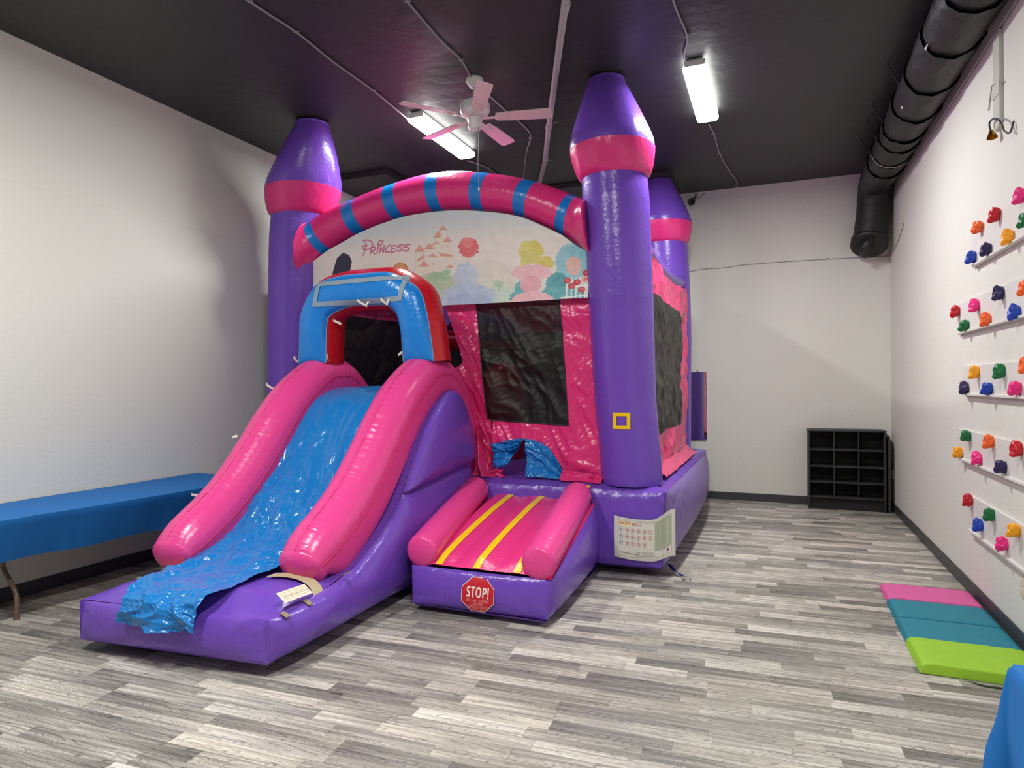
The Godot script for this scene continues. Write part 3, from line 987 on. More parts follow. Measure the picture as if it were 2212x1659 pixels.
	# the two rails
	var mid := [Vector2(-3.25, 0.46), Vector2(-3.38, 0.53), Vector2(-3.60, 0.66), Vector2(-3.82, 0.83), Vector2(-4.05, 1.07), Vector2(-4.25, 1.30), Vector2(-4.48, 1.51), Vector2(-4.78, 1.675), Vector2(-5.03, 1.67), Vector2(-5.27, 1.50), Vector2(-5.46, 1.22), Vector2(-5.52, 0.98)]
	for x in [-2.795, -3.80]:
		var ring := func(u: float, w: float) -> Vector3:
			var t := (1.0 - w) * 11.0
			var c := spl(mid, t)
			var along := (spl(mid, minf(t + 0.1, 11.0)) - spl(mid, maxf(t - 0.1, 0.0))).normalized()
			var nn := Vector2(along.y, -along.x)      # up and to the front
			var a := -TAU * u
			var s := lerpf(0.62, 1.0, sqrt(smoothstep(-0.05, 1.6, t))) if t < 1.6 else 1.0
			var s2 := lerpf(0.86, 1.0, smoothstep(0.0, 1.2, t))
			var pinch := pow(absf(cos(a)), 14.0) + pow(absf(sin(a)), 30.0) * 0.6
			var rp := 0.007 * pinch * nR.get_noise_2d(t * 9.0, x * 5.0) - 0.006 * pinch
			var hx := (0.180 + rp) * s2
			var hn := (0.178 + rp) * s
			var sx := sin(a)
			if cos(a) < 0.0:       # fuller below, where it is sewn to the flank
				hn = (0.255 + rp) * maxf(0.5, minf(s, smoothstep(-0.4, 1.4, t)))
				sx = signf(sx) * pow(absf(sx), 0.36)
			return sl(x + sx * hx, c.y + nn.y * cos(a) * hn, c.x + nn.x * cos(a) * hn)
		var mb := MB.new()
		mb.grid(func(u: float, w: float) -> Vector3: return ring.call(u, w), 56, 260, true)
		# blunt nose on the landing
		var nose := func(u: float, w: float) -> Vector3:
			var r: Vector3 = ring.call(u, 1.0)
			var c0 := sl(x, 0.46, -3.25)
			var k := cos(w * PI / 2)
			return c0 + (r - c0) * lerpf(k, 1.0, 0.0) + V(0, -0.04, 0.05) * sin(w * PI / 2) * (1.0 - 0.0 * k)
		mb.grid(nose, 56, 10, true)
		var rail := part("slide_rail", mb, M.rail_pink, root)
		var sm := MB.new()
		for e in [[0.0, 0.0025], [0.25, 0.005], [0.75, 0.005]]:
			var path := PackedVector3Array()
			for k in 131:
				path.append(ring.call(e[0], 1.0 - k / 130.0))
			sm.tube(path, e[1], 6)
		part("seam", sm, M.seam_pink, rail)
		# beige hook-and-loop strip where the rail meets the landing
		var vel := func(u: float, w: float) -> Vector3:
			var xx: float = x + lerpf(-0.12, 0.22, u)
			var bow := 0.07 * bulge(u)
			var us: float = (xx - xl) / (xr - xl)
			var z := lerpf(-3.02, -3.11, w) - bow - 0.06
			return sl(xx, 0.318 + 0.07 * sqrt(bulge(us)) + 0.03 * bulge(fposmod(us * 2.0, 1.0)) + 0.012, z)
		part("velcro_strip", MB.new().grid(vel, 24, 4), M.velcro, root)
	slide_arch(root)
	for tpt in [[sl(-3.95, 1.84, -4.67), 1.1, 0.06], [sl(-3.97, 1.60, -4.37), 0.6, 0.085], [sl(-3.97, 1.20, -3.98), -0.3, 0.05], [sl(-3.97, 0.80, -3.60), 0.1, 0.07]]:
		tie(root, tpt[0], tpt[1], tpt[2])
	# small tan webbing tabs on the right flank and a white printed care tag
	for tb in [[V(-2.535, 0.40, -3.42), 0.4], [V(-2.55, 0.325, -3.07), -0.5], [V(-2.55, 0.315, -2.88), -0.4]]:
		part("webbing_tab", MB.new().box(tb[0], V(0.05, 0.006, 0.035), 0.001, Basis(Vector3.BACK, tb[1])), M.tan, root)
	var cv := Canvas.new(256, 72, rgb(236, 226, 204))
	for k in 4:
		cv.rect(14, 12 + k * 14, 228 if k != 2 else 150, 2, rgb(170, 150, 130))
	cv.text("Use Safety Net & Strap on each Opening", 26, 45, 12.5, rgb(120, 90, 80), false)
	var tag_m := plain(Color.WHITE, 0.6)
	tag_m.albedo_texture = cv.texture()
	var care := func(u: float, w: float) -> Vector3:
		var x := lerpf(-2.585, -2.578, u) - 0.055 * (w - 0.35)
		return V(x, 0.392 + 0.05 * (w - 0.35) - 0.012 * u, lerpf(-2.895, -3.125, u) + 0.01 * w)
	part("care_tag", MB.new().grid(care, 12, 4), tag_m, root)


func castle_step(root: Node3D) -> void:
	var x0 := -2.385; var x1 := -1.385; var zf := -3.98; var zb := -5.40; var lo := 0.055
	var y0 := 0.315; var y1 := 0.60
	var mb := MB.new()
	puff(mb, V(x0, lo, zf), V(x1, lo, zf - 0.02), V(x1 + 0.03, y0, zf - 0.04), V(x0 - 0.02, y0, zf - 0.03), 0.045, 50, 20, 0.006)
	puff(mb, V(x1, lo, zf - 0.02), V(x1 - 0.03, lo, zb), V(x1 - 0.02, y1, zb), V(x1 + 0.03, y0, zf - 0.04), 0.07, 50, 20, 0.006)
	puff(mb, V(x0, lo, zb), V(x0, lo, zf), V(x0 - 0.02, y0, zf - 0.03), V(x0, y1, zb), 0.05, 50, 20, 0.006)
	var zc := (zf + zb) / 2; var xc := (x0 + x1) / 2
	var under := func(u: float, w: float) -> Vector3:
		var a := TAU * u
		var s := maxf(absf(cos(a)), absf(sin(a)))
		var q := Vector2(cos(a), sin(a)) / s
		var k := lerpf(1.0, 0.8, w)
		return V(xc + q.x * (x1 - x0) / 2 * k, lerpf(lo, 0.002, sqrt(w)), zc + q.y * (zf - zb) / 2 * k)
	mb.grid(under, 96, 6, true)
	part("step_body", mb, M.purple, root)
	var ramp_y := func(x: float, z: float) -> float:
		var w := clampf((z - zf) / (zb - zf), 0, 1)
		var u := (x - x0) / (x1 - x0)
		return lerpf(y0, y1, w) - 0.035 * (1.0 - smoothstep(0.0, 0.02, w)) + (0.045 * pow(bulge(w), 0.5) + 0.018 * absf(sin(u * PI * 3.2)) * smoothstep(0.0, 0.1, w)) * smoothstep(0.0, 0.09, minf(u, 1.0 - u))
	var ramp := func(u: float, w: float) -> Vector3:
		var x := lerpf(x0 - 0.02, x1 + 0.032, u); var z := lerpf(zf - 0.03, zb, w)
		x = lerpf(x, clampf(x, x0, x1 - 0.02), w)
		return V(x, ramp_y.call(x, z), z)
	part("step_ramp", MB.new().grid(ramp, 60, 50), M.pink, root)
	for xs in [[-2.19, -2.165], [-1.90, -1.875], [-1.60, -1.57]]:
		var st := func(u: float, w: float) -> Vector3:
			var z := lerpf(zf - 0.032, zb + 0.03, w)
			var x := lerpf(xs[0], xs[1], w) + (u - 0.5) * 0.052
			return V(x, ramp_y.call(x, z) + 0.004, z)
		part("yellow_stripe", MB.new().grid(st, 3, 50), M.yellow, root)
	# pink bolsters along both edges
	for s in [-1.0, 1.0]:
		var cx := -2.335 if s < 0 else -1.45
		var cx2 := -2.475 if s < 0 else -1.53
		var roll := func(u: float, w: float) -> Vector3:
			var a := -TAU * u
			var z := lerpf(-4.03, -5.22, w)
			var r := 0.118 * (1.0 - 0.03 * pow(absf(2 * w - 1), 6.0)) + 0.004 * nR.get_noise_2d(u * 14.0, w * 10.0) * pow(absf(2 * w - 1), 4.0)
			var cy := lerpf(0.415, 0.662, w)
			return V(lerpf(cx, cx2, w) + cos(a) * r * 1.05, cy + sin(a) * r, z)
		var bm := MB.new()
		bm.grid(func(u: float, w: float) -> Vector3: return roll.call(u, w), 40, 50, true)
		for e in [0.0, 1.0]:
			var cap := func(u: float, w: float) -> Vector3:
				var r: Vector3 = roll.call(u if e == 1.0 else 1.0 - u, e)
				var c := V(cx if e == 0.0 else cx2, 0.415 if e == 0.0 else 0.662, -4.03 if e == 0.0 else -5.22)
				var k := 1.0 - w
				return c + (r - c) * k + V(0, 0, 0.04 if e == 0.0 else -0.10) * sqrt(maxf(0.0, 1.0 - k * k))
			bm.grid(cap, 40, 12, true)
		part("bolster", bm, M.rail_pink, root)


# ---------------------------------------------------------------- flat print: banner, labels, signs
class Canvas:
	var im: Image
	var fonts := {}

	func _init(w: int, h: int, c: Color) -> void:
		im = Image.create(w, h, false, Image.FORMAT_RGB8)
		im.fill(c)

	func rect(x: float, y: float, w: float, h: float, c: Color) -> void:
		im.fill_rect(Rect2i(roundi(x), roundi(y), maxi(1, roundi(w)), maxi(1, roundi(h))), c)

	func poly(p: PackedVector2Array, c: Color) -> void:
		var lo := 1e9; var hi := -1e9
		for q in p:
			lo = minf(lo, q.y); hi = maxf(hi, q.y)
		var m := p.size()
		for y in range(maxi(0, floori(lo)), mini(im.get_height() - 1, ceili(hi)) + 1):
			var xs := []
			var yc := y + 0.5
			for i in m:
				var a := p[i]; var b := p[(i + 1) % m]
				if (a.y <= yc) != (b.y <= yc):
					xs.append(a.x + (yc - a.y) / (b.y - a.y) * (b.x - a.x))
			xs.sort()
			for k in range(0, xs.size() - 1, 2):
				var x0 := roundi(xs[k]); var x1 := roundi(xs[k + 1])
				if x1 > x0:
					im.fill_rect(Rect2i(x0, y, x1 - x0, 1), c)

	func disc(x: float, y: float, rx: float, ry: float, c: Color) -> void:
		var p := PackedVector2Array()
		for k in 28:
			p.append(Vector2(x + rx * cos(TAU * k / 28), y + ry * sin(TAU * k / 28)))
		poly(p, c)

	func ring(x: float, y: float, r: float, t: float, c: Color, inside: Color) -> void:
		disc(x, y, r, r, c)
		disc(x, y, r - t, r - t, inside)

	func stroke(p: PackedVector2Array, w: float, c: Color) -> void:
		for i in p.size() - 1:
			var d := (p[i + 1] - p[i])
			if d.length() < 1e-4: continue
			var o := d.normalized().orthogonal() * w * 0.5
			poly(PackedVector2Array([p[i] + o, p[i + 1] + o, p[i + 1] - o, p[i] - o]), c)
		if w >= 3.0:
			for q in p:
				disc(q.x, q.y, w * 0.5, w * 0.5, c)

	# text with its baseline at (x, y), cap height about 0.72 of size; anchor: centred or from the left
	func text(s: String, x: float, y: float, size: float, c: Color, centred := true, bold := false, wide := 1.0) -> void:
		var t := TextMesh.new()
		var f := SystemFont.new()
		f.font_names = PackedStringArray(["Droid Sans"])
		f.font_weight = 700 if bold else 400
		t.font = f
		t.font_size = 64
		t.pixel_size = 1.0 / 64.0
		t.depth = 0.0
		t.horizontal_alignment = HORIZONTAL_ALIGNMENT_LEFT
		t.vertical_alignment = VERTICAL_ALIGNMENT_BOTTOM
		t.text = s
		var a := t.get_mesh_arrays()
		var v: PackedVector3Array = a[Mesh.ARRAY_VERTEX]
		var ix: PackedInt32Array = a[Mesh.ARRAY_INDEX]
		if v.is_empty(): return
		var lo := 1e9; var hi := -1e9; var base := 1e9
		for q in v:
			lo = minf(lo, q.x); hi = maxf(hi, q.x); base = minf(base, q.y)
		for k in range(0, ix.size(), 3):
			var p := PackedVector2Array()
			for e in 3:
				var q := v[ix[k + e]]
				p.append(Vector2(x + (q.x - ((lo + hi) / 2 if centred else lo)) * size * wide, y - (q.y - base) * size))
			poly(p, c)

	func texture() -> ImageTexture:
		return ImageTexture.create_from_image(im)


func castle_banner(root: Node3D) -> void:
	var cw := 1536
	var ch := 468
	var c := Canvas.new(cw, ch, rgb(236, 228, 222))
	for y in ch:
		var t := float(y) / ch
		var col := rgb(206, 215, 222).lerp(rgb(238, 230, 224), smoothstep(0.02, 0.42, t)).lerp(rgb(222, 232, 224), smoothstep(0.7, 1.0, t))
		c.rect(0, y, cw, 1, col)
	# drawing coordinates: 0..2130 across, 40..790 down
	var b := func(x: float, y: float) -> Vector2:
		var px := 640.0 + 0.29385 * x; var py := 440.0 + 0.29385 * y
		var s := (px - 649.5) / 620.5
		var u := s + 0.188 * s * (1.0 - s)
		var yy := (670.0 - 27.0 * s - py) * (0.00496 - 0.0008 * s)
		return Vector2(u * cw, (1.0 - yy / 0.94) * ch)
	var bp := func(a: Array) -> PackedVector2Array:
		var o := PackedVector2Array()
		for k in range(0, a.size(), 2): o.append(b.call(a[k], a[k + 1]))
		return o
	var r := RandomNumberGenerator.new()
	r.seed = 4
	var leafy := func(x0: float, y0: float, x1: float, y1: float, col: Color, n: int, sz: float) -> void:
		for k in n * 4:
			var a := r.randf() * TAU; var d := sqrt(r.randf()) * (1.0 - 0.12 * absf(sin(k * 0.7)))
			var q: Vector2 = b.call((x0 + x1) / 2 + cos(a) * d * (x1 - x0) / 2, (y0 + y1) / 2 + sin(a) * d * (y1 - y0) / 2)
			var s := sz * r.randf_range(0.25, 0.62)
			var deep := clampf((q.y / ch) * 0.5 + 0.1 * sin(q.x * 0.05), 0.0, 1.0)
			c.disc(q.x, q.y, s * 1.1, s * 0.75, col.lerp(Color.WHITE, 0.04 + r.randf() * 0.34 * (1.0 - deep)).lerp(col.darkened(0.35), r.randf() * 0.25 * deep))
	# far hills
	c.poly(bp.call([0, 470, 180, 420, 330, 470, 560, 410, 760, 480, 900, 440, 1100, 520, 1300, 430, 1440, 400, 1600, 470, 1800, 500, 2140, 520, 2140, 800, 0, 800]), rgb(232, 224, 216))
	c.poly(bp.call([0, 560, 300, 520, 700, 560, 1000, 540, 1400, 560, 2140, 560, 2140, 800, 0, 800]), rgb(226, 226, 214))
	# plain castle far off: pale towers with coral cones
	var wall := rgb(238, 228, 216)
	var cone := rgb(232, 168, 152)
	for t in [[905, 330, 60, 460, 46], [975, 310, 50, 460, 36], [1045, 228, 56, 470, 44], [1078, 175, 34, 300, 30], [1110, 260, 40, 460, 36], [935, 440, 60, 500, 40], [1000, 370, 40, 480, 22], [1125, 450, 30, 480, 22]]:
		c.poly(bp.call([t[0] - t[2] / 2.0, t[1], t[0] + t[2] / 2.0, t[1], t[0] + t[2] / 2.0, t[3], t[0] - t[2] / 2.0, t[3]]), wall)
		c.poly(bp.call([t[0] - t[2] / 2.0 - 8, t[1], t[0], t[1] - t[4], t[0] + t[2] / 2.0 + 8, t[1]]), cone)
		c.stroke(bp.call([t[0] - t[2] / 2.0 - 8, t[1] + 3, t[0] + t[2] / 2.0 + 8, t[1] + 3]), 3.0, rgb(206, 130, 118))
	c.poly(bp.call([880, 400, 940, 350, 944, 380, 890, 408]), cone)
	c.poly(bp.call([1050, 345, 1140, 362, 1142, 378, 1050, 370]), cone)
	c.poly(bp.call([980, 290, 1040, 258, 1040, 274, 990, 300]), cone)
	c.poly(bp.call([870, 460, 1140, 460, 1140, 560, 870, 560]), wall)
	for q in [[900, 380, 905, 392], [972, 360, 977, 372], [1042, 270, 1048, 284], [1076, 205, 1081, 216], [1108, 300, 1113, 312], [1046, 340, 1051, 352], [1000, 420, 1006, 432], [936, 470, 941, 480], [1090, 400, 1096, 412]]:
		c.stroke(bp.call([q[0], q[1], q[0], q[3]]), 3.0, rgb(176, 164, 160))
	for q in [[877, 330, 877, 460], [933, 330, 933, 400], [950, 310, 950, 450], [1018, 230, 1018, 340], [1072, 230, 1072, 350], [1130, 262, 1130, 350]]:
		c.stroke(bp.call(q), 1.5, rgb(214, 200, 190))
	# greenery
	leafy.call(20, 575, 230, 705, rgb(150, 204, 206), 130, 13)
	leafy.call(20, 630, 120, 700, rgb(110, 184, 186), 40, 10)
	leafy.call(890, 480, 1160, 640, rgb(188, 208, 172), 200, 14)
	leafy.call(960, 490, 1120, 560, rgb(166, 200, 158), 80, 11)
	leafy.call(1080, 465, 1130, 505, rgb(150, 206, 168), 22, 7)
	leafy.call(920, 600, 1090, 760, rgb(200, 214, 190), 120, 14)
	leafy.call(1330, 600, 1640, 760, rgb(206, 226, 212), 150, 16)
	leafy.call(1445, 555, 1525, 605, rgb(176, 212, 178), 30, 8)
	c.stroke(bp.call([1485, 590, 1488, 640]), 2.5, rgb(170, 170, 140))
	leafy.call(1900, 290, 2140, 560, rgb(140, 200, 214), 230, 16)
	leafy.call(1990, 300, 2150, 420, rgb(120, 190, 206), 80, 13)
	leafy.call(1560, 640, 1700, 740, rgb(74, 168, 176), 70, 13)
	leafy.call(1600, 560, 1720, 700, rgb(90, 178, 186), 80, 13)
	leafy.call(1830, 500, 2000, 700, rgb(56, 152, 164), 150, 14)
	leafy.call(1760, 600, 2140, 740, rgb(80, 168, 176), 120, 13)
	# plain planting in place of the drawn figures: a dark cypress, a russet shrub, a red and a yellow tree over pale blue and pink mounds
	c.poly(bp.call([250, 540, 268, 460, 300, 372, 345, 332, 388, 350, 408, 400, 392, 470, 402, 540]), rgb(46, 44, 74))
	leafy.call(700, 412, 822, 520, rgb(196, 116, 60), 70, 10)
	leafy.call(730, 420, 800, 470, rgb(222, 150, 80), 26, 8)
	c.stroke(bp.call([1262, 380, 1250, 460]), 7.0, rgb(228, 196, 184))
	leafy.call(1186, 236, 1336, 386, rgb(230, 86, 98), 110, 11)
	leafy.call(1206, 240, 1300, 310, rgb(240, 116, 122), 40, 9)
	leafy.call(1150, 420, 1330, 620, rgb(198, 212, 234), 150, 14)
	leafy.call(1062, 570, 1466, 790, rgb(190, 208, 236), 330, 17)
	leafy.call(1090, 640, 1440, 790, rgb(176, 196, 230), 150, 13)
	leafy.call(1626, 266, 1812, 420, rgb(224, 208, 92), 150, 12)
	leafy.call(1640, 380, 1700, 470, rgb(228, 214, 110), 36, 9)
	leafy.call(1770, 380, 1890, 474, rgb(220, 200, 84), 60, 10)
	leafy.call(1640, 330, 1800, 440, rgb(216, 204, 96), 60, 10)
	leafy.call(1570, 440, 1870, 560, rgb(246, 184, 194), 140, 12)
	leafy.call(1640, 520, 1790, 660, rgb(240, 166, 182), 110, 12)
	leafy.call(1570, 640, 1890, 790, rgb(248, 186, 196), 230, 14)
	leafy.call(1980, 385, 2090, 525, rgb(232, 178, 166), 70, 11)
	# white fence with red roses at the right end
	for k in 5:
		c.stroke(bp.call([1985 + k * 34, 550, 1985 + k * 34, 720]), 6.0, rgb(240, 242, 240))
	c.stroke(bp.call([1975, 610, 2140, 600]), 6.0, rgb(240, 242, 240))
	c.stroke(bp.call([1940, 690, 2140, 672]), 6.0, rgb(240, 242, 240))
	for q in [[1988, 562], [2020, 604], [2128, 508], [2120, 556], [2060, 575], [2095, 630]]:
		var p: Vector2 = b.call(q[0], q[1])
		c.disc(p.x, p.y, 16, 14, rgb(206, 60, 74) if q[0] != 2120 else rgb(236, 170, 170))
		c.disc(p.x + 2, p.y - 2, 7, 6, rgb(232, 110, 116))
	# lettering PRINCESS in a brush hand
	var h := func(a: Array) -> PackedVector2Array:
		var o := PackedVector2Array()
		for k in range(0, a.size(), 2):
			o.append(b.call((760.0 + 0.0904 * a[k] - 640.0) / 0.29385, (500.0 + 0.0904 * a[k + 1] - 440.0) / 0.29385))
		var q := PackedVector2Array()
		for k in o.size() - 1:
			for e in 5: q.append(o[k].cubic_interpolate(o[k + 1], o[maxi(k - 1, 0)], o[mini(k + 2, o.size() - 1)], e / 5.0))
		q.append(o[o.size() - 1])
		return q
	var letters := [[350, 185, 325, 320, 275, 488], [290, 150, 400, 128, 485, 180, 500, 260, 440, 330, 360, 352, 280, 340, 252, 305, 280, 270, 340, 255, 385, 264],
		[485, 300, 460, 370, 432, 458], [470, 308, 540, 296, 570, 330, 540, 372, 478, 400], [490, 398, 545, 462], [630, 290, 598, 448],
		[622, 250, 640, 190, 700, 142, 755, 160, 720, 222, 650, 252, 622, 250], [690, 290, 657, 438], [690, 290, 745, 428], [745, 428, 775, 262],
		[925, 252, 850, 290, 800, 370, 812, 425, 900, 410], [1055, 270, 960, 280, 940, 312], [1020, 338, 955, 350, 930, 410, 960, 435, 1022, 398], [1215, 255, 1120, 270, 1090, 308, 1180, 330, 1196, 370, 1130, 408, 1070, 385], [1385, 245, 1290, 260, 1238, 300, 1330, 320, 1356, 360, 1300, 405, 1230, 385]]
	for l in letters: c.stroke(h.call(l), 12.0, rgb(240, 216, 220))
	for l in letters: c.stroke(h.call(l), 7.0, rgb(204, 120, 146))
	var m := bumped(plain(Color.WHITE, 0.45), noise_tex(512, 0.008, true, 4.0, 44), 0.22, 1.3)
	m.albedo_texture = c.texture()
	m.uv1_triplanar = false
	m.uv1_scale = Vector3.ONE
	var topc := [Vector2(-4.642, 2.835), Vector2(-4.305, 2.999), Vector2(-3.879, 3.156), Vector2(-3.425, 3.256), Vector2(-2.979, 3.275), Vector2(-2.547, 3.231), Vector2(-2.13, 3.131), Vector2(-1.75, 2.939), Vector2(-1.505, 2.770)]
	var botc := [Vector2(-4.642, 2.403), Vector2(-3.767, 2.379), Vector2(-2.949, 2.365), Vector2(-2.252, 2.359), Vector2(-1.505, 2.360)]
	var f := func(u: float, w: float) -> Vector3:
		var x := lerpf(-4.642, -1.505, u)
		var seg := 0.0
		for k in 8:
			if x >= topc[k].x: seg = k + (x - topc[k].x) / (topc[k + 1].x - topc[k].x)
		var yt := spl(topc, minf(seg, 8.0)).y
		var y := lerpf(piece(botc, x), yt, w)
		return V(x, y, -5.50 - 0.02 * bulge(w) + 0.006 * nR.get_noise_2d(x * 3.0, y * 3.0))
	var mb := MB.new()
	mb.grid(f, 120, 40)
	for k in mb.uv.size():
		var p := mb.v[k]
		mb.uv[k] = Vector2((p.x + 4.642) / 3.137, 1.0 - (p.y - 2.36) / 0.923)
	part("banner", mb, m, root).set_meta("label", "white arched banner printed Princess")


func castle_marks(root: Node3D) -> void:
	# stop sign sticker on the front of the step
	var c := Canvas.new(512, 512, rgb(196, 26, 44))
	var oct := func(r: float) -> PackedVector2Array:
		var o := PackedVector2Array()
		for k in 8: o.append(Vector2(256, 256) + Vector2(cos(TAU * (k + 0.5) / 8), sin(TAU * (k + 0.5) / 8)) * r)
		return o
	c.rect(0, 0, 512, 512, rgb(226, 150, 150))
	c.poly(oct.call(268), rgb(150, 30, 40))
	c.poly(oct.call(258), rgb(240, 226, 220))
	c.poly(oct.call(240), rgb(200, 28, 46))
	c.text("STOP!", 256, 292, 190, rgb(240, 236, 228), true, true, 0.62)
	c.text("DO NOT ENTER", 256, 350, 50, rgb(240, 180, 176), true, false, 0.95)
	c.text("UNLESS", 256, 395, 50, rgb(240, 180, 176), true, false, 0.95)
	c.text("OPERATOR IS", 262, 442, 50, rgb(240, 180, 176), true, false, 0.95)
	c.text("ON DUTY", 256, 484, 44, rgb(240, 180, 176), true, false, 0.95)
	var m := plain(Color.WHITE, 0.4)
	m.albedo_texture = c.texture()
	var cx := -1.862; var cy := 0.178
	var sgn := func(u: float, w: float) -> Vector3:
		var a := TAU * u + PI / 8
		var s := 1.0 / cos(fposmod(a - PI / 8, TAU / 8) - TAU / 16)
		var p := Vector2(cos(a + PI / 8 - PI / 8), sin(a)) * 0.131 * (cos(PI / 8) * s) * (1.0 - w)
		var x := cx + p.x; var y := cy + p.y * 0.93
		var fu := (x + 2.385) / 1.0; var fv := (y - 0.04) / 0.275
		return V(x, y, -3.98 - 0.036 * fv - 0.018 * fu + 0.045 * pow(bulge(fu), 0.45) * pow(bulge(fv), 0.62) + 0.013)
	var mb := MB.new()
	mb.grid(sgn, 64, 10, true)
	for k in mb.uv.size():
		mb.uv[k] = Vector2(0.5 + (mb.v[k].x - cx) / 0.27, 0.5 - (mb.v[k].y - cy) / 0.93 / 0.27)
	part("stop_sign", mb, m, root).set_meta("label", "red octagonal stop sign sticker")
	# safety rules label on the front right of the base, its right end standing off the corner
	var L := Canvas.new(1024, 660, rgb(218, 214, 204))
	L.rect(30, 26, 964, 608, rgb(196, 190, 180))
	L.rect(36, 32, 952, 596, rgb(226, 223, 212))
	L.rect(60, 50, 904, 560, rgb(70, 72, 66))
	L.rect(64, 54, 896, 552, rgb(226, 223, 212))
	L.rect(70, 60, 230, 66, rgb(238, 232, 170))
	L.text("SAFETY RULES", 90, 110, 58, rgb(190, 40, 36), false, true)
	L.rect(680, 60, 270, 440, rgb(176, 186, 160))
	L.rect(722, 84, 212, 400, rgb(120, 132, 112))
	L.rect(726, 88, 204, 392, rgb(186, 196, 170))
	for k in 28: L.rect(734, 98 + k * 13.4, 180 - (k * 37) % 50, 3, rgb(130, 140, 120))
	for row in 3:
		for col in 6:
			if row == 2 and col == 5: continue
			var x := 122.0 if col == 0 else 226.0 + (col - 1) * 96.0
			var y := 185.0 + row * 104.0
			var rim := rgb(70, 100, 140) if col == 0 else rgb(196, 60, 64)
			L.ring(x, y, 33, 5, rim, rgb(228, 226, 218))
			L.disc(x - 2 + (col * 5) % 7, y - 9, 6, 6, rgb(90, 60, 62) if col else rgb(80, 90, 110))
			L.stroke(PackedVector2Array([Vector2(x, y - 4), Vector2(x - 2, y + 10), Vector2(x - 10 + (col * 3) % 8, y + 19)]), 6, rgb(90, 60, 62) if col else rgb(80, 90, 110))
			L.stroke(PackedVector2Array([Vector2(x - 14, y + 2 + (row * 4) % 6), Vector2(x + 13, y - 3)]), 5, rgb(90, 60, 62) if col else rgb(80, 90, 110))
			if col: L.stroke(PackedVector2Array([Vector2(x - 21, y - 21), Vector2(x + 21, y + 21)]), 5, rim)
			L.rect(x - 36, y + 41, 72 - (col * 11) % 26, 5, rgb(150, 148, 140))
	L.text("MOONWALK USA", 96, 574, 34, rgb(70, 70, 68), false, true, 1.15)
	L.text("Phone:", 370, 536, 25, rgb(80, 80, 78), false, true)
	L.text("Email:", 370, 566, 25, rgb(80, 80, 78), false, true)
	L.text("Web Site: www.", 370, 596, 25, rgb(80, 80, 78), false, true)
	for k in 2: L.rect(470, 524 + k * 30, 190 - k * -20, 6, rgb(110, 110, 106))
	L.rect(560, 584, 130, 6, rgb(110, 110, 106))
	L.text("THIS PRODUCT IS", 740, 520, 22, rgb(90, 90, 80), false, true)
	L.disc(900, 552, 17, 24, rgb(190, 70, 66))
	L.disc(900, 552, 9, 15, rgb(120, 50, 50))
	var lm := plain(Color.WHITE, 0.45)
	lm.albedo_texture = L.texture()
	var lab := func(u: float, w: float) -> Vector3:
		var x := lerpf(-1.232, -0.735, u)
		var y := lerpf(0.172, 0.512, w)
		var k := smoothstep(0.62, 1.0, u)
		y += k * (0.085 * w + 0.05 * (1.0 - w)) - 0.022 * bulge(minf(1.0, u * 1.1))
		var fu := clampf((x + 1.5) / 0.65, 0, 1); var fv := (y - 0.075) / 0.635
		var z := -5.33 - 0.02 * fv + 0.055 * pow(bulge(fu), 0.45) * pow(bulge(fv), 0.62) + 0.014
		return V(x, y, lerpf(z, -5.275 - 0.03 * (u - 0.8), minf(1.0, k * 1.6)))
	var lb := MB.new()
	lb.grid(lab, 40, 20)
	part("safety_label", lb, lm, root).set_meta("label", "white sheet of safety rules with round pictograms")
	# yellow frame on the tower, yellow tag on the deck edge, anchor strap with ring
	var sq := MB.new()
	for k in [[0.0, 0.062, 0.148, 0.030], [0.0, -0.046, 0.148, 0.030], [-0.059, 0.008, 0.030, 0.138], [0.059, 0.008, 0.030, 0.138]]:
		var pf := func(u: float, w: float) -> Vector3:
			var x: float = k[0] + (u - 0.5) * k[2]
			var ang := (x + 0.010) / 0.272
			return V(-1.192 + 0.272 * sin(ang), 1.283 + k[1] + (w - 0.5) * k[3], -5.625 + 0.274 * cos(ang))
		sq.grid(pf, 10, 2)
	part("yellow_square", sq, M.yellow, root)
	var yt := func(u: float, w: float) -> Vector3:
		return V(lerpf(-1.535, -1.455, u), lerpf(0.712, 0.735, w), lerpf(-5.31, -5.36, w) + 0.01)
	part("yellow_tag", MB.new().grid(yt, 4, 2), M.yellow, root)
	var strap := func(u: float, w: float) -> Vector3:
		var q := V(-0.86, 0.065, -5.62).lerp(V(-0.70, 0.014, -5.43), w)
		return q + V(0.5, 0, 0.4) * (u - 0.5) * 0.09 + V(0, 0.008 * sin(w * 9.0), 0)
	var am := part("anchor_strap", MB.new().grid(strap, 4, 16), M.strap_blue, root)
	var rp := PackedVector3Array()
	for k in 25: rp.append(V(-0.665 + 0.033 * cos(TAU * k / 24), 0.014 + 0.006 * sin(TAU * k / 12), -5.405 + 0.033 * sin(TAU * k / 24)))
	part("ring", MB.new().tube(rp, 0.005, 6, false), M.steel, am)


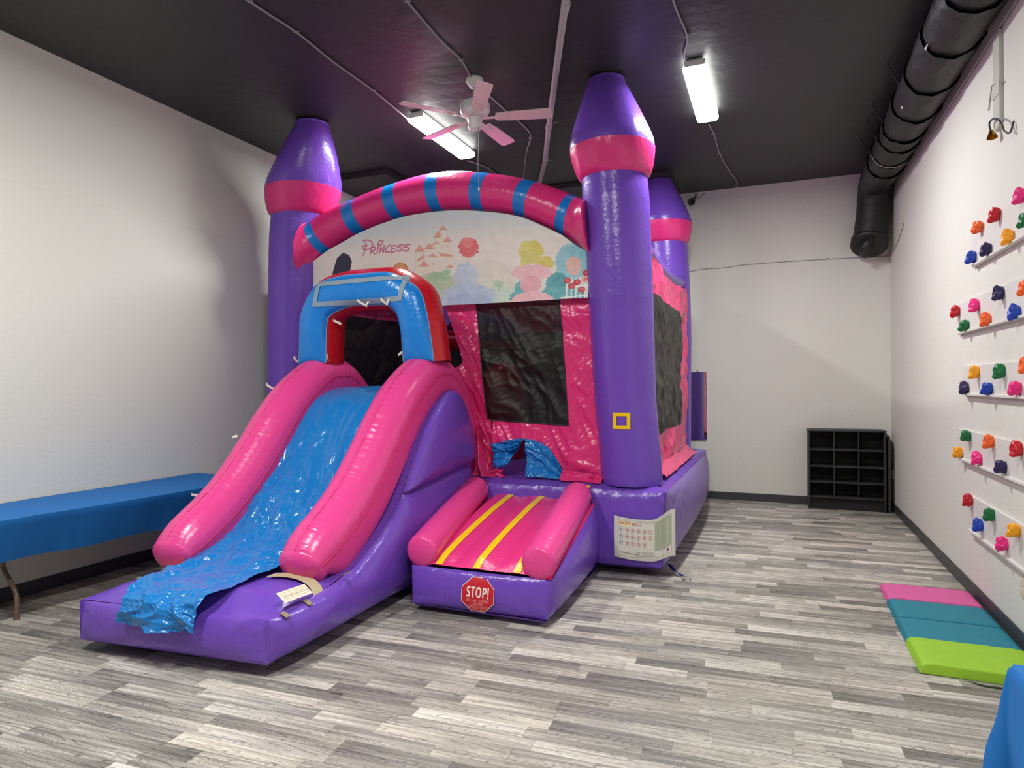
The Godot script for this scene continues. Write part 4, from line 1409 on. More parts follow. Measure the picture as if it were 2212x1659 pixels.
# ---------------------------------------------------------------- ceiling
func ceiling_lamp(x: float, z: float, label: String, group: String, energy: float) -> void:
	var o := thing("ceiling_lamp", label, "ceiling lamp", V(x, HC, z), group)
	var ln := 1.17
	part("housing", MB.new().box(V(0, -0.022, 0), V(0.13, 0.044, ln - 0.02), 0.006), M.white_metal, o, true)
	for s in [-1.0, 1.0]:
		part("end_cap", MB.new().box(V(0, -0.042, s * (ln / 2 - 0.006)), V(0.17, 0.05, 0.012), 0.004), M.white_metal, o, true)
	# wraparound diffuser: flat below, flanks rising to the housing
	var prof := [Vector2(-0.066, -0.030), Vector2(-0.096, -0.045), Vector2(-0.103, -0.07), Vector2(-0.088, -0.092), Vector2(-0.05, -0.098), Vector2(0.05, -0.098), Vector2(0.088, -0.092), Vector2(0.103, -0.07), Vector2(0.096, -0.045), Vector2(0.066, -0.030)]
	var f := func(u: float, w: float) -> Vector3:
		var q := spl(prof, (1.0 - u) * 9.0)
		var e := absf(2.0 * w - 1.0)
		var k := 1.0 if e < 0.97 else 0.0
		q = Vector2(0, -0.03).lerp(q, 1.0 if e < 0.93 else lerpf(1.0, 0.82, (e - 0.93) / 0.04)) if k > 0.0 else Vector2(0, -0.03) + (q - Vector2(0, -0.03)) * 0.02
		return V(q.x, q.y, lerpf(ln / 2, -ln / 2, clampf((w - 0.5) / 0.97 + 0.5, 0.0, 1.0)))
	part("lens", MB.new().grid(f, 36, 60), M.lens, o, true)
	var a := AreaLight3D.new()
	a.name = "lamp_light"
	a.area_size = Vector2(0.19, ln - 0.05)
	a.rotation.x = -PI / 2
	a.position = V(0, -0.106, 0)
	a.light_color = Color(0.985, 0.99, 0.97)
	a.light_energy = energy
	a.area_range = 30.0
	a.area_attenuation = 2.0
	a.shadow_enabled = true
	o.add_child(a)


func ceiling_fan() -> void:
	var o := thing("ceiling_fan", "pale pink and white five-bladed ceiling fan with a pull chain", "ceiling fan", V(-2.41, HC, -5.12))
	var y := -0.33          # blade plane
	part("canopy", MB.new().lathe(PackedVector2Array([Vector2(0.02, -0.075), Vector2(0.045, -0.07), Vector2(0.075, -0.03), Vector2(0.078, -0.01), Vector2(0.076, 0.0)]), 28), M.fan_white, o, true)
	part("downrod", MB.new().tube(PackedVector3Array([V(0, -0.06, 0), V(0, -0.16, 0)]), 0.016, 12), M.fan_white, o, true)
	part("motor", MB.new().lathe(PackedVector2Array([Vector2(0.03, y - 0.005), Vector2(0.10, y + 0.004), Vector2(0.112, y + 0.012), Vector2(0.128, y + 0.04), Vector2(0.131, y + 0.048), Vector2(0.131, y + 0.105), Vector2(0.127, y + 0.114), Vector2(0.05, y + 0.122), Vector2(0.035, y + 0.128), Vector2(0.03, y + 0.15), Vector2(0.017, y + 0.155)]), 36), M.fan_white, o, true)
	part("switch_cup", MB.new().lathe(PackedVector2Array([Vector2(0.0, y - 0.125), Vector2(0.035, y - 0.122), Vector2(0.054, y - 0.11), Vector2(0.06, y - 0.09), Vector2(0.06, y - 0.035), Vector2(0.07, y - 0.03), Vector2(0.07, y - 0.018), Vector2(0.05, y - 0.0)]), 30), M.fan_white, o, true)
	for k in 5:
		var ang := deg_to_rad(14.0 + 72.0 * k)
		var bs := Basis(Vector3.UP, ang) * Basis(Vector3.RIGHT, deg_to_rad(-12.0))
		var pts := PackedVector2Array()
		for q in [[0.19, -0.05], [0.30, -0.06], [0.64, -0.068], [0.665, -0.064], [0.675, -0.05], [0.675, 0.05], [0.665, 0.064], [0.64, 0.068], [0.30, 0.06], [0.19, 0.05], [0.18, 0.0]]:
			pts.append(Vector2(q[0], q[1]))
		var xf := Transform3D(bs * Basis(Vector3.RIGHT, -PI / 2), V(0, y - 0.012, 0))
		var bl := part("blade", MB.new().prism(pts, 0.007, xf), M.fan_blade, o, true)
		var ir := MB.new()
		ir.box(V(0, y - 0.02, 0) + bs * V(0.235, 0, 0), V(0.11, 0.006, 0.06), 0.002, bs)
		ir.box(V(0, y - 0.018, 0) + bs * V(0.135, 0.0, 0), V(0.12, 0.008, 0.028), 0.002, bs)
		for s in [-0.014, 0.014]:
			ir.box(V(0, y - 0.0245, 0) + bs * V(0.235, 0, s), V(0.05, 0.004, 0.006), 0.001, bs)
		part("blade_iron", ir, M.fan_blade, bl, true)
	var ch := PackedVector3Array()
	for k in 13: ch.append(V(0.045 + 0.004 * sin(k * 0.6), y - 0.10 - k * 0.0445, 0.03))
	part("pull_chain", MB.new().tube(ch, 0.0028, 5), M.cord, o, true)
	part("chain_pull", MB.new().ball(ch[12] + V(0, -0.015, 0), V(0.007, 0.018, 0.007), 10, 8), M.fan_white, o, true)


func ceiling_runs() -> void:
	var yc := HC - 0.012
	var runs := [
		["power_cord", "thin grey cable clipped along the ceiling to the left lamp", [V(-3.36, yc, -2.6), V(-3.35, yc, -3.47), V(-3.319, yc, -3.9), V(-3.345, yc, -4.4), V(-3.338, yc, -4.94), V(-3.385, yc, -5.64)], [1, 2, 4]],
		["power_cord", "grey cable running from the left lamp toward the back, mostly behind the arch", [V(-3.36, yc, -6.92), V(-3.25, yc, -7.25), V(-3.2, yc, -8.2)], [1]],
		["power_cord", "grey cable on the ceiling between the top edge of the picture and the fan", [V(-2.30, yc, -3.3), V(-2.344, yc, -3.889), V(-2.37, yc, -4.4), V(-2.36, yc, -4.75), V(-2.415, yc, -5.05)], [1, 3]],
		["power_cord", "grey cable with a sharp bend running behind the fan to the arch top", [V(-2.42, yc, -5.2), V(-2.40, yc, -5.75), V(-2.37, yc, -6.3), V(-2.42, yc, -6.55), V(-2.62, yc, -6.95), V(-2.997, yc, -7.82)], [3]],
		["power_cord", "grey cable from the top edge down to the right lamp", [V(-0.64, yc, -3.6), V(-0.631, yc, -4.6), V(-0.60, yc, -5.1), V(-0.66, yc, -5.4), V(-0.646, yc, -5.68)], [2]],
		["power_cord", "grey cable from the right lamp to the top of the back wall", [V(-0.60, yc, -6.93), V(-0.575, yc, -7.2), V(-0.561, yc, -7.86), V(-0.50, yc, -8.5), V(-0.43, yc, -9.05), V(-0.48, yc, -9.3)], [1, 2, 3]],
	]
	for r in runs:
		var o := thing(r[0], r[1], "cable", r[2][0])
		var path := smooth_path(PackedVector3Array(r[2]), 8)
		part("cable", MB.new().tube(path, 0.0085, 8), M.cord, o)
		for k in r[3]:
			part("clip", MB.new().box(r[2][k] + V(0, 0.002, 0), V(0.05, 0.014, 0.012), 0.002), M.cord, o)
	var p := thing("ceiling_pipe", "straight scuffed grey pipe running under the ceiling behind the tall tower", "pipe", V(-1.4, HC - 0.03, -4.5))
	var yp := HC - 0.034
	var a := V(-1.18, yp, -3.6); var b := V(-2.50, yp, -7.25); var c := V(-2.86, yp, -8.05)
	a = V(-1.03, yp, -3.55)
	part("pipe", MB.new().tube(PackedVector3Array([a, V(-1.32, yp, -4.28), V(-2.0, yp, -5.98), b, c, V(-3.1, yp, -8.6)]), 0.028, 14), M.pvc, p)
	for q in [V(-1.33, yp, -4.32), V(-2.12, yp, -6.28), V(-2.47, yp, -7.18)]:
		part("coupling", MB.new().tube(PackedVector3Array([q - V(-0.37, 0, -0.93) * 0.05, q + V(-0.37, 0, -0.93) * 0.05]), 0.033, 14), M.pvc, p)
	for q in [V(-2.10, yp, -6.24), V(-2.50, yp, -7.27)]:
		part("strap", MB.new().box(q + V(0.03, 0.012, 0), V(0.11, 0.006, 0.02), 0.002), M.cord, p)


func air_duct() -> void:
	var o := thing("air_duct", "round black wrapped air duct along the top of the right wall", "air duct", V(1.178, 3.86, -6.0))
	var ax := Vector2(1.178, 4.06)
	var cuts := [-2.6, -3.4, -4.10, -4.72, -5.32, -5.95, -6.54, -7.06, -7.35, -7.82, -8.2, -8.75]
	for k in cuts.size() - 1:
		var z0: float = cuts[k]; var z1: float = cuts[k + 1]
		var f := func(u: float, w: float) -> Vector3:
			var z := lerpf(z0, z1 - 0.02, w)
			var a := -TAU * u
			var sag := 0.5 - 0.5 * sin(a)
			var r := 0.180 + 0.007 * sin(w * PI) + 0.012 * (1.0 - w) * (1.0 - w) + 0.010 * nS.get_noise_3d(a * 1.2, z * 6.0, 3.0) * (1.0 - w) * (1.0 - w) + 0.010 * nR.get_noise_3d(cos(a) * 1.3, sin(a) * 1.3, z * 2.2)
			return V(ax.x + cos(a) * r, ax.y + sin(a) * r - 0.008 * sag * (1 - w), z)
		var mb := MB.new()
		mb.grid(f, 48, 18, true)
		part("duct_sleeve", mb, M.duct, o)
	var rg := func(u: float, w: float) -> Vector3:
		var a := lerpf(PI * 1.06, PI * 1.86, u)
		return V(ax.x + cos(a) * 0.197, ax.y + sin(a) * 0.197, -7.80 - 0.03 * w)
	part("white_band", MB.new().grid(rg, 30, 2), M.duct_white, o)
	for ch in [[PI * 1.22, -6.3, 0.02, 0.05], [PI * 1.12, -4.55, 0.05, 0.10], [PI * 1.16, -4.42, 0.03, 0.12], [PI * 1.18, -5.28, 0.02, 0.08]]:
		var chip := func(u: float, w: float) -> Vector3:
			var a: float = ch[0] + (u - 0.5) * ch[2] / 0.19 * (1.0 - 0.6 * w)
			return V(ax.x + cos(a) * 0.2035, ax.y + sin(a) * 0.2035 - 0.004, ch[1] + (w - 0.5) * ch[3])
		part("bare_patch", MB.new().grid(chip, 4, 4), M.duct_white, o)
	# dropping boot at the back wall
	var axis := [V(1.178, 4.06, -8.70), V(1.175, 4.04, -8.95), V(1.17, 3.90, -9.08), V(1.16, 3.70, -9.10), V(1.135, 3.50, -9.10), V(1.115, 3.36, -9.08), V(1.10, 3.28, -9.03)]
	var path := smooth_path(PackedVector3Array(axis), 6)
	var rad := PackedFloat32Array()
	for k in path.size():
		var t := float(k) / (path.size() - 1)
		rad.append(0.19 + (0.018 if t > 0.80 and t < 0.95 else 0.0) + 0.004 * nA.get_noise_1d(k * 0.9))
	part("duct_boot", MB.new().tube(path, 0.19, 32, true, rad), M.duct, o)
	part("boot_opening", MB.new().tube(PackedVector3Array([path[path.size() - 2], path[path.size() - 1] + V(0.03, -0.02, 0.012)]), 0.15, 24), M.black, o)
	for q in [[-4.9, 0.0], [-6.2, 0.0], [-7.05, 0.0], [-7.5, 0.0], [-8.0, 0.0]]:
		part("hanger", MB.new().tube(PackedVector3Array([V(0.90, HC, q[0]), V(0.93, HC - 0.08, q[0]), V(0.99, HC - 0.19, q[0] - 0.02)]), 0.006, 6), M.black, o)
	var w := thing("conduit", "thin pale pipe along the right wall just under the black duct", "pipe", V(XR - 0.012, 3.9, -6.0))
	part("pipe", MB.new().tube(PackedVector3Array([V(XR - 0.012, 3.88, -3.0), V(XR - 0.012, 3.89, -6.0), V(XR - 0.012, 3.88, -8.88)]), 0.011, 10), M.cord, w)


# ---------------------------------------------------------------- walls
func wall_fittings() -> void:
	var m := thing("wall_mirror", "frameless wall mirror on the back wall beside the castle", "mirror", V(-1.17, 0.81, ZB))
	part("glass", MB.new().box(V(-1.18, 1.285, ZB + 0.004), V(0.64, 0.95, 0.006), 0.001), M.mirror, m)
	part("clip", MB.new().box(V(-0.985, 1.772, ZB + 0.006), V(0.02, 0.028, 0.012), 0.002), M.steel, m)
	part("channel", MB.new().box(V(-1.18, 0.806, ZB + 0.008), V(0.64, 0.012, 0.016), 0.002), M.steel, m)
	var c := thing("security_camera", "small black round camera high on the back wall", "camera", V(-1.03, 4.12, ZB))
	var fw := Basis(Vector3.RIGHT, PI / 2 + 0.35)
	part("body", MB.new().lathe(PackedVector2Array([Vector2(0.0, -0.05), Vector2(0.04, -0.048), Vector2(0.045, -0.03), Vector2(0.045, 0.03), Vector2(0.05, 0.034), Vector2(0.05, 0.048), Vector2(0.036, 0.05), Vector2(0.034, 0.038), Vector2(0.0, 0.038)]), 24, V(-1.035, 4.125, ZB + 0.12), null, fw), M.black, c)
	part("lens", MB.new().ball(V(-1.035, 4.106, ZB + 0.162), V(0.016, 0.016, 0.01), 14, 8), M.duct, c)
	part("bracket", MB.new().tube(PackedVector3Array([V(-0.99, 4.255, ZB + 0.01), V(-0.99, 4.20, ZB + 0.03), V(-1.02, 4.17, ZB + 0.09)]), 0.010, 8), M.black, c)
	part("lead", MB.new().tube(PackedVector3Array([V(-1.0, 4.16, ZB + 0.07), V(-0.93, 4.20, ZB + 0.03), V(-0.86, 4.255, ZB + 0.01)]), 0.004, 6), M.black, c)
	var wp := [V(-1.3, 3.16, ZB + 0.006), V(-1.1, 3.175, ZB + 0.006), V(-0.856, 3.196, ZB + 0.006), V(-0.62, 3.192, ZB + 0.006), V(-0.375, 3.214, ZB + 0.006), V(0.149, 3.217, ZB + 0.006), V(0.666, 3.212, ZB + 0.006), V(1.36, 3.197, ZB + 0.006)]
	var w := thing("wall_wire", "thin grey wire stapled across the back wall below the duct end", "cable", V(0.15, 3.2, ZB))
	part("wire", MB.new().tube(smooth_path(PackedVector3Array(wp), 5), 0.0042, 6), M.cord, w)
	for k in [2, 3, 4, 5, 6]:
		part("staple", MB.new().box(wp[k] + V(0, 0.006, 0), V(0.008, 0.024, 0.008), 0.001), M.cord, w)
	var w2 := thing("wall_wire", "short thin wire rising along the right wall from the back corner", "cable", V(XR, 3.3, -8.8))
	part("wire", MB.new().tube(smooth_path(PackedVector3Array([V(XR - 0.006, 3.20, -9.33), V(XR - 0.006, 3.24, -8.9), V(XR - 0.006, 3.36, -8.45), V(XR - 0.006, 3.40, -8.42)]), 6), 0.0042, 6), M.cord, w2)
	part("cover", MB.new().box(V(XR - 0.008, 3.46, -8.43), V(0.014, 0.13, 0.03), 0.003), M.outlet, w2)
	# surface raceway with a sprung shop bell
	var r := thing("raceway", "pale vertical cable trunking on the right wall above the bell", "cable cover", V(XR, 3.2, -5.14))
	part("cover", MB.new().prism(PackedVector2Array([Vector2(-0.063, 0.05), Vector2(0.0, 0.0), Vector2(0.063, 0.05), Vector2(0.063, 0.64), Vector2(-0.063, 0.64)]), 0.022, Transform3D(Basis(Vector3.UP, -PI / 2), V(XR - 0.011, 3.225, -5.075))), M.raceway, r)
	part("joint", MB.new().box(V(XR - 0.014, 3.50, -5.075), V(0.028, 0.10, 0.13), 0.004), M.raceway, r)
	part("wire", MB.new().tube(smooth_path(PackedVector3Array([V(XR - 0.006, 3.45, -5.30), V(XR - 0.012, 3.54, -5.22), V(XR - 0.029, 3.55, -5.12), V(XR - 0.012, 3.50, -4.96)]), 6), 0.004, 6), M.cord, r)
	var b := thing("shop_bell", "small brass bell on a curled steel spring on the right wall", "bell", V(XR, 3.2, -5.1))
	var sp := [V(XR - 0.008, 3.19, -4.80), V(XR - 0.03, 3.12, -4.785), V(XR - 0.046, 3.143, -4.829), V(XR - 0.046, 3.199, -4.872), V(XR - 0.046, 3.251, -4.933), V(XR - 0.046, 3.289, -5.005), V(XR - 0.046, 3.31, -5.081), V(XR - 0.046, 3.301, -5.13), V(XR - 0.046, 3.25, -5.105)]
	part("spring", MB.new().tube(smooth_path(PackedVector3Array(sp), 6), 0.006, 8), M.spring, b)
	part("bell", MB.new().lathe(PackedVector2Array([Vector2(0.030, -0.046), Vector2(0.027, -0.036), Vector2(0.019, -0.014), Vector2(0.015, 0.0), Vector2(0.009, 0.009), Vector2(0.0, 0.011)]), 24, V(XR - 0.046, 3.235, -5.085), null, Basis(Vector3.RIGHT, -0.3)), M.brass, b)
	for q in [[V(XR - 0.005, 0.375, -4.70), "cream wall outlet low on the right wall beside the mat, at the picture edge"], [V(XR - 0.005, 0.46, -9.21), "tiny wall outlet behind the black cubby shelf at the back corner"]]:
		var ot := thing("wall_outlet", q[1], "outlet", q[0])
		part("plate", MB.new().box(q[0], V(0.01, 0.125, 0.075), 0.003), M.outlet, ot)
		for s in [-0.025, 0.025]:
			part("socket", MB.new().box(q[0] + V(-0.006, s, 0), V(0.006, 0.034, 0.03), 0.002), M.outlet, ot)


func hold_mesh(v: int) -> ArrayMesh:
	var mb := MB.new()
	var f := func(u: float, w: float) -> Vector3:
		var a := TAU * u; var b := PI * (w - 0.5)
		var d := Vector3(sin(a) * cos(b), sin(b), cos(a) * cos(b))      # local: +z stands off the wall
		var lump := 0.22 * nA.get_noise_3d(d.x * 1.5 + v * 13.0, d.y * 1.5, d.z * 1.5) + 0.10 * nR.get_noise_3d(d.x * 2.2, d.y * 2.2 + v * 7.0, d.z * 2.2)
		var ear := 0.42 * pow(maxf(0.0, d.dot(Vector3(0.45, 0.80, 0.38).normalized())), 7.0) + 0.46 * pow(maxf(0.0, d.dot(Vector3(-0.30, -0.75, 0.60).normalized())), 8.0) + 0.34 * pow(maxf(0.0, d.dot(Vector3(-0.8, 0.4, 0.4).normalized())), 8.0)
		var dish := 0.38 * pow(maxf(0.0, d.dot(Vector3(0.05, 0.12, 1.0).normalized())), 9.0)
		var p := d * (1.0 + lump + ear - dish)
		return V(p.x * 0.034, p.y * 0.039, maxf(0.0, p.z * 0.036 + 0.022))
	mb.grid(f, 40, 26, true)
	return mb.mesh()


func climbing_wall() -> void:
	var rows := [[2.436, 2.70, -5.66, "topmost", 2.6], [1.973, 2.213, -6.07, "second from the top", 2.1], [1.498, 1.722, -5.92, "middle", 1.6], [0.993, 1.234, -6.05, "fourth from the top", 1.1], [0.487, 0.755, -5.80, "lowest", 0.6]]
	for r in rows:
		var o := thing("climbing_board", "%s white board screwed to the right wall for climbing holds" % ("the " + r[3] if r[3] != "topmost" and r[3] != "lowest" and r[3] != "middle" else r[3]), "board", V(XR, r[0], r[2]))
		part("panel", MB.new().box(V(XR - 0.011, (r[0] + r[1]) / 2, (r[2] - 3.0) / 2), V(0.02, r[1] - r[0], -3.0 - r[2]), 0.003), M.board, o)
		part("ledge", MB.new().box(V(XR - 0.019, r[0] + 0.009, (r[2] - 3.0) / 2 + 0.03), V(0.036, 0.018, -3.06 - r[2]), 0.003), M.board, o)
	var meshes := []
	for k in 5: meshes.append(hold_mesh(k))
	var bolt := MB.new().lathe(PackedVector2Array([Vector2(0.009, 0.0), Vector2(0.009, 0.004), Vector2(0.004, 0.005), Vector2(0.0, 0.003)]), 12, V(0.001, 0.003, 0.037), null, Basis(Vector3.RIGHT, PI / 2))
	var bolt_mesh := bolt.mesh()
	var names := ["topmost", "second", "middle", "fourth", "lowest"]
	var hs := [[0, "pink", 2.677, -4.572, ""], [0, "red", 2.677, -5.027, ""], [0, "orange", 2.681, -5.404, ""], [0, "yellow", 2.482, -4.783, ""], [0, "navy", 2.490, -5.217, ""], [0, "blue", 2.500, -5.567, ""], [0, "green", 2.516, -4.479, "cut by the picture edge"],
		[1, "navy", 2.164, -4.964, ""], [1, "pink", 2.144, -5.495, ""], [1, "red", 2.154, -6.011, ""], [1, "orange", 2.021, -5.238, "below the pink one"], [1, "blue", 2.012, -4.678, ""], [1, "green", 2.021, -5.762, ""], [1, "orange", 2.134, -4.486, "cut by the picture edge"],
		[2, "yellow", 1.669, -5.505, ""], [2, "green", 1.667, -4.956, ""], [2, "navy", 1.555, -5.773, ""], [2, "blue", 1.553, -5.217, ""], [2, "pink", 1.560, -4.671, ""], [2, "orange", 1.693, -4.494, "cut by the picture edge"],
		[3, "green", 1.196, -5.731, ""], [3, "orange", 1.201, -5.185, ""], [3, "red", 1.202, -4.654, ""], [3, "yellow", 1.053, -5.956, ""], [3, "pink", 1.060, -5.463, ""], [3, "navy", 1.060, -4.942, ""],
		[4, "red", 0.726, -5.693, ""], [4, "green", 0.713, -5.185, ""], [4, "blue", 0.593, -5.440, ""], [4, "yellow", 0.710, -4.703, ""], [4, "pink", 0.578, -4.925, ""]]
	var first: Node3D = null
	for k in hs.size():
		var h = hs[k]
		var base := V(XR - (0.02 if h[3] > rows[h[0]][2] else 0.0), h[2], h[3])
		var o: Node3D
		if first == null:
			o = thing("climbing_hold", "", "climbing hold", base)
			var body := MeshInstance3D.new()
			body.name = "grip"
			o.add_child(body)
			var bm := MeshInstance3D.new()
			bm.name = "bolt"
			bm.mesh = bolt_mesh
			bm.material_override = M.steel
			o.add_child(bm)
			first = o
		else:
			o = first.duplicate()
			o.name = numbered("climbing_hold")
			add_child(o)
			o.position = base
		o.rotation = Vector3(0, -PI / 2, 0)
		o.rotate_object_local(Vector3.BACK, rng.randf_range(-0.6, 0.6))
		(o.get_child(0) as MeshInstance3D).mesh = meshes[(k * 2 + h[0]) % 5]
		(o.get_child(0) as MeshInstance3D).material_override = M["hold_" + h[1]]
		var where: String = names[h[0]]
		tag(o, "%s plastic climbing hold on the %s climbing board%s" % [h[1] if h[1] != "navy" else "dark navy", where if where != "second" and where != "fourth" else where + " from top", (" " + h[4]) if h[4] else ""], "climbing hold", "climbing holds on the right wall")


# ---------------------------------------------------------------- furniture
func cubby_shelf() -> void:
	var x0 := 0.405; var x1 := 1.275; var z0 := -9.335; var z1 := -9.03; var t := 0.022; var h := 0.985
	var o := thing("cubby_shelf", "black cubby shelf with twelve empty compartments in the back right corner", "shelf", V((x0 + x1) / 2, 0, (z0 + z1) / 2))
	var zc := (z0 + z1) / 2; var d := z1 - z0
	for x in [x0, x1 - t]:
		part("side_panel", MB.new().box(V(x + t / 2, h / 2, zc), V(t, h, d), 0.003), M.cubby, o)
	part("top", MB.new().box(V((x0 + x1) / 2, h + 0.011, zc), V(x1 - x0 + 0.012, 0.022, d + 0.01), 0.003), M.cubby, o)
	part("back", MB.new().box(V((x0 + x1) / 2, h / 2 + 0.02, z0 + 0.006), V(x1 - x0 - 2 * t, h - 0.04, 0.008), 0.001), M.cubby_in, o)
	var ys := [0.155, 0.345, 0.545, 0.755]
	for y in ys:
		part("shelf_board", MB.new().box(V((x0 + x1) / 2, y, zc + 0.004), V(x1 - x0 - 2 * t, 0.02, d - 0.02), 0.003), M.cubby, o)
	for k in [1, 2]:
		var x := lerpf(x0 + t, x1 - t, k / 3.0)
		for j in 4:
			var ya: float = ys[j] + 0.01
			var yb: float = ys[j + 1] - 0.01 if j < 3 else h
			part("divider", MB.new().box(V(x, (ya + yb) / 2, zc), V(0.014, yb - ya, d - 0.03), 0.002), M.cubby, o)
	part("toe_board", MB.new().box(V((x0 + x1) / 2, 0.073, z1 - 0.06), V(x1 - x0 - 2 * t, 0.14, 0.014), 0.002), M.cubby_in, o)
	var p := thing("board_panel", "narrow black panel wedged between the cubby shelf and the right wall", "panel", V(1.325, 0, -9.15))
	part("panel", MB.new().prism(PackedVector2Array([Vector2(-0.13, 0.0), Vector2(0.12, 0.0), Vector2(0.12, 0.86), Vector2(0.05, 0.93), Vector2(-0.13, 0.95)]), 0.03, Transform3D(Basis(Vector3.UP, -PI / 2), V(1.312, 0.0, -9.17))), M.cubby, p)


func folding_mat() -> void:
	var o := thing("folding_mat", "folding exercise mat of pink, teal and green panels on the floor", "mat", V(1.05, 0, -5.0))
	var zs := [-5.745, -5.36, -4.96, -4.565, -4.125]
	var ms := ["mat_pink", "mat_teal", "mat_teal", "mat_green"]
	var hs := [0.042, 0.040, 0.040, 0.055]
	for k in 4:
		var za: float = zs[k]; var zb: float = zs[k + 1]; var h: float = hs[k]
		var x0 := 0.755 - 0.006 * k; var x1 := 1.350
		var f := func(u: float, w: float) -> Vector3:      # rounded cushion: top and four sides in one skin
			var ex := minf(1.0, 1.0 - pow(absf(2 * u - 1), 14.0)); var ez := minf(1.0, 1.0 - pow(absf(2 * w - 1), 18.0))
			var y := 0.004 + h * pow(maxf(0.0, ex * ez), 0.35) + 0.003 * nA.get_noise_2d(u * 5.0 + k * 9.0, w * 5.0) * ex * ez
			return V(lerpf(x0, x1, u), y, lerpf(zb - 0.003, za + 0.003, w))
		var mb := MB.new()
		mb.grid(f, 60, 50)
		mb.box(V((x0 + x1) / 2, 0.004, (za + zb) / 2), V(x1 - x0, 0.006, zb - za - 0.006), 0.001)
		var pn := part("mat_panel", mb, M[ms[k]], o)
		var e := PackedVector3Array([V(x0 + 0.004, 0.6 * h, za + 0.02), V(x0 + 0.004, 0.6 * h, zb - 0.02), V(x1 - 0.004, 0.6 * h, zb - 0.02)])
		part("seam", MB.new().tube(e, 0.0025, 5), M[ms[k]], pn)
	var st := func(u: float, w: float) -> Vector3:
		var q := [V(0.93, 0.02, -4.16), V(0.965, 0.006, -4.10), V(1.02, 0.005, -4.07), V(1.12, 0.005, -4.07), V(1.25, 0.005, -4.08), V(1.32, 0.02, -4.14)]
		var t := w * 5.0
		var i := clampi(int(t), 0, 4)
		var p: Vector3 = (q[i] as Vector3).cubic_interpolate(q[i + 1], q[maxi(i - 1, 0)], q[mini(i + 2, 5)], t - i)
		return p + V(0.3, 0, 1.0).normalized() * (u - 0.5) * 0.022
	part("carry_strap", MB.new().grid(st, 2, 40), M.black, o)


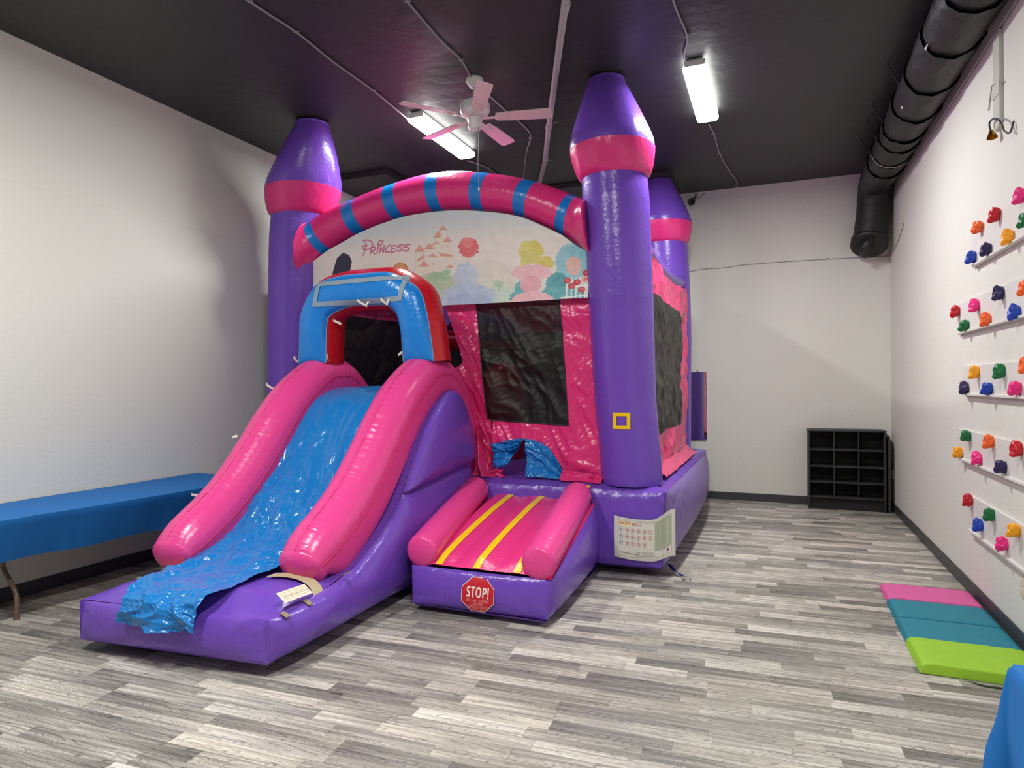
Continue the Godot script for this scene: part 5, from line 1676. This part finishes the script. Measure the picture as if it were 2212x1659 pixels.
func tables() -> void:
	# long folding table against the left wall
	var y := 0.74
	var c0 := [V(-5.325, y, -4.77), V(-4.40, y, -4.72), V(-4.655, y, -2.30), V(-5.325, y, -2.28)]     # corners of the cloth top
	var t := thing("folding_table", "long folding table under a blue cloth at the left wall", "table", V(-4.95, 0, -3.5))
	part("tabletop", MB.new().prism(PackedVector2Array([Vector2(-5.31, 4.74), Vector2(-4.60, 4.70), Vector2(-4.82, 2.32), Vector2(-5.31, 2.30)]), 0.035, Transform3D(Basis(Vector3.RIGHT, -PI / 2), V(0, y - 0.026, 0))), M.table_top, t)
	for z in [-2.84, -4.30]:
		for fx in [0.0, 1.0]:
			var x: float = -4.85 + (0.14 if z < -4 else 0.0) - 0.40 * fx
			var kx: float = -0.15 if fx == 0.0 else 0.15
			var pts := PackedVector3Array([V(x + kx, y - 0.05, z), V(x + kx, 0.40, z), V(x + kx * 0.9, 0.33, z), V(x + kx * 0.35, 0.24, z), V(x, 0.16, z), V(x, 0.02, z)])
			part("leg", MB.new().tube(smooth_path(pts, 6), 0.0155, 12), M.leg, t)
			part("foot_cap", MB.new().tube(PackedVector3Array([V(x, 0.001, z), V(x, 0.03, z)]), 0.019, 12), M.leg, t)
		part("crossbar", MB.new().tube(PackedVector3Array([V(-4.96 + (0.14 if z < -4 else 0.0), 0.44, z), V(-5.06 + (0.14 if z < -4 else 0.0), 0.44, z)]), 0.012, 10), M.leg, t)
	var cl := thing("tablecloth", "blue cloth over the long table at the left wall", "tablecloth", V(-4.95, 0, -3.5))
	var top := func(u: float, w: float) -> Vector3:
		var p: Vector3 = (c0[3] as Vector3).lerp(c0[2], u).lerp((c0[0] as Vector3).lerp(c0[1], u), w)
		return p + V(0, 0.003 * nA.get_noise_2d(u * 3.0, w * 9.0), 0)
	part("cloth_top", MB.new().grid(top, 20, 50), M.cloth_blue, cl)
	var front := func(u: float, w: float) -> Vector3:
		var p: Vector3 = (c0[2] as Vector3).lerp(c0[1], u)
		var drop := lerpf(0.305, 0.315, u) + 0.006 * sin(u * 21.0)
		var dn := 1.0 - w
		return p + V(0.008 * smoothstep(0.0, 0.1, dn) + (0.008 * sin(u * 19.0) + 0.008 * nA.get_noise_1d(u * 13.0)) * dn - 0.125 * dn, -drop * 0.97 * dn, 0)
	var fm := MB.new()
	fm.grid(front, 120, 16)
	for e in [[c0[1], c0[0], -1.0], [c0[3], c0[2], 1.0]]:
		var side := func(u: float, w: float) -> Vector3:
			var p: Vector3 = (e[0] as Vector3).lerp(e[1], u)
			var dn := 1.0 - w
			return p + V(0, -0.3 * dn, e[2] * (0.015 + 0.012 * sin(u * 15.0)) * dn)
		fm.grid(side, 40, 10)
	part("cloth_drop", fm, M.cloth_blue, cl)
	# table at the near right corner of the picture
	var x0 := 0.675; var x1 := 1.355; var z0 := -2.40; var z1 := -0.75
	var t2 := thing("folding_table", "table under a blue cloth in the near right corner of the picture", "table", V(1.0, 0, -1.6))
	part("tabletop", MB.new().box(V((x0 + x1) / 2, y - 0.024, (z0 + z1) / 2), V(x1 - x0 - 0.02, 0.035, z1 - z0 - 0.02), 0.01), M.table_top, t2)
	for z in [z0 + 0.3, z1 - 0.3]:
		for x in [x0 + 0.1, x1 - 0.1]:
			part("leg", MB.new().tube(PackedVector3Array([V(x, y - 0.05, z), V(x, 0.001, z)]), 0.0155, 12), M.leg, t2)
	var cl2 := thing("tablecloth", "blue cloth hanging from the table in the near right corner", "tablecloth", V(1.0, 0, -1.6))
	# one skin: distance s beyond the edge of the top falls down; corners flare
	var skin := func(u: float, w: float) -> Vector3:
		var over := 0.52
		var px := lerpf(x0 - over, x1, u); var pz := lerpf(z1, z0 - over, w)
		var dx := maxf(0.0, x0 - px); var dz := maxf(0.0, z0 - pz)
		var q := V(maxf(px, x0), y, maxf(pz, z0))
		var dd := sqrt(dx * dx + dz * dz)
		if dd > 0.0:
			var corner := minf(dx, dz) / maxf(dd, 1e-5)
			var drop := maxf(dx, dz)
			var out := 0.012 * smoothstep(0.0, 0.03, dd) + drop * (0.03 + 0.26 * corner) + 0.02 * sin((px * 1.0 + pz * 1.0) * 13.0) * smoothstep(0.05, 0.5, dd) * (1.0 - corner)
			q += V(-dx, 0, -dz) / dd * out
			q.y -= drop * (1.0 - 0.04 * corner)
			q.y = maxf(q.y, 0.02)
		return q
	var sk := MB.new()
	sk.grid(skin, 90, 130)
	part("cloth", sk, M.cloth_blue, cl2)
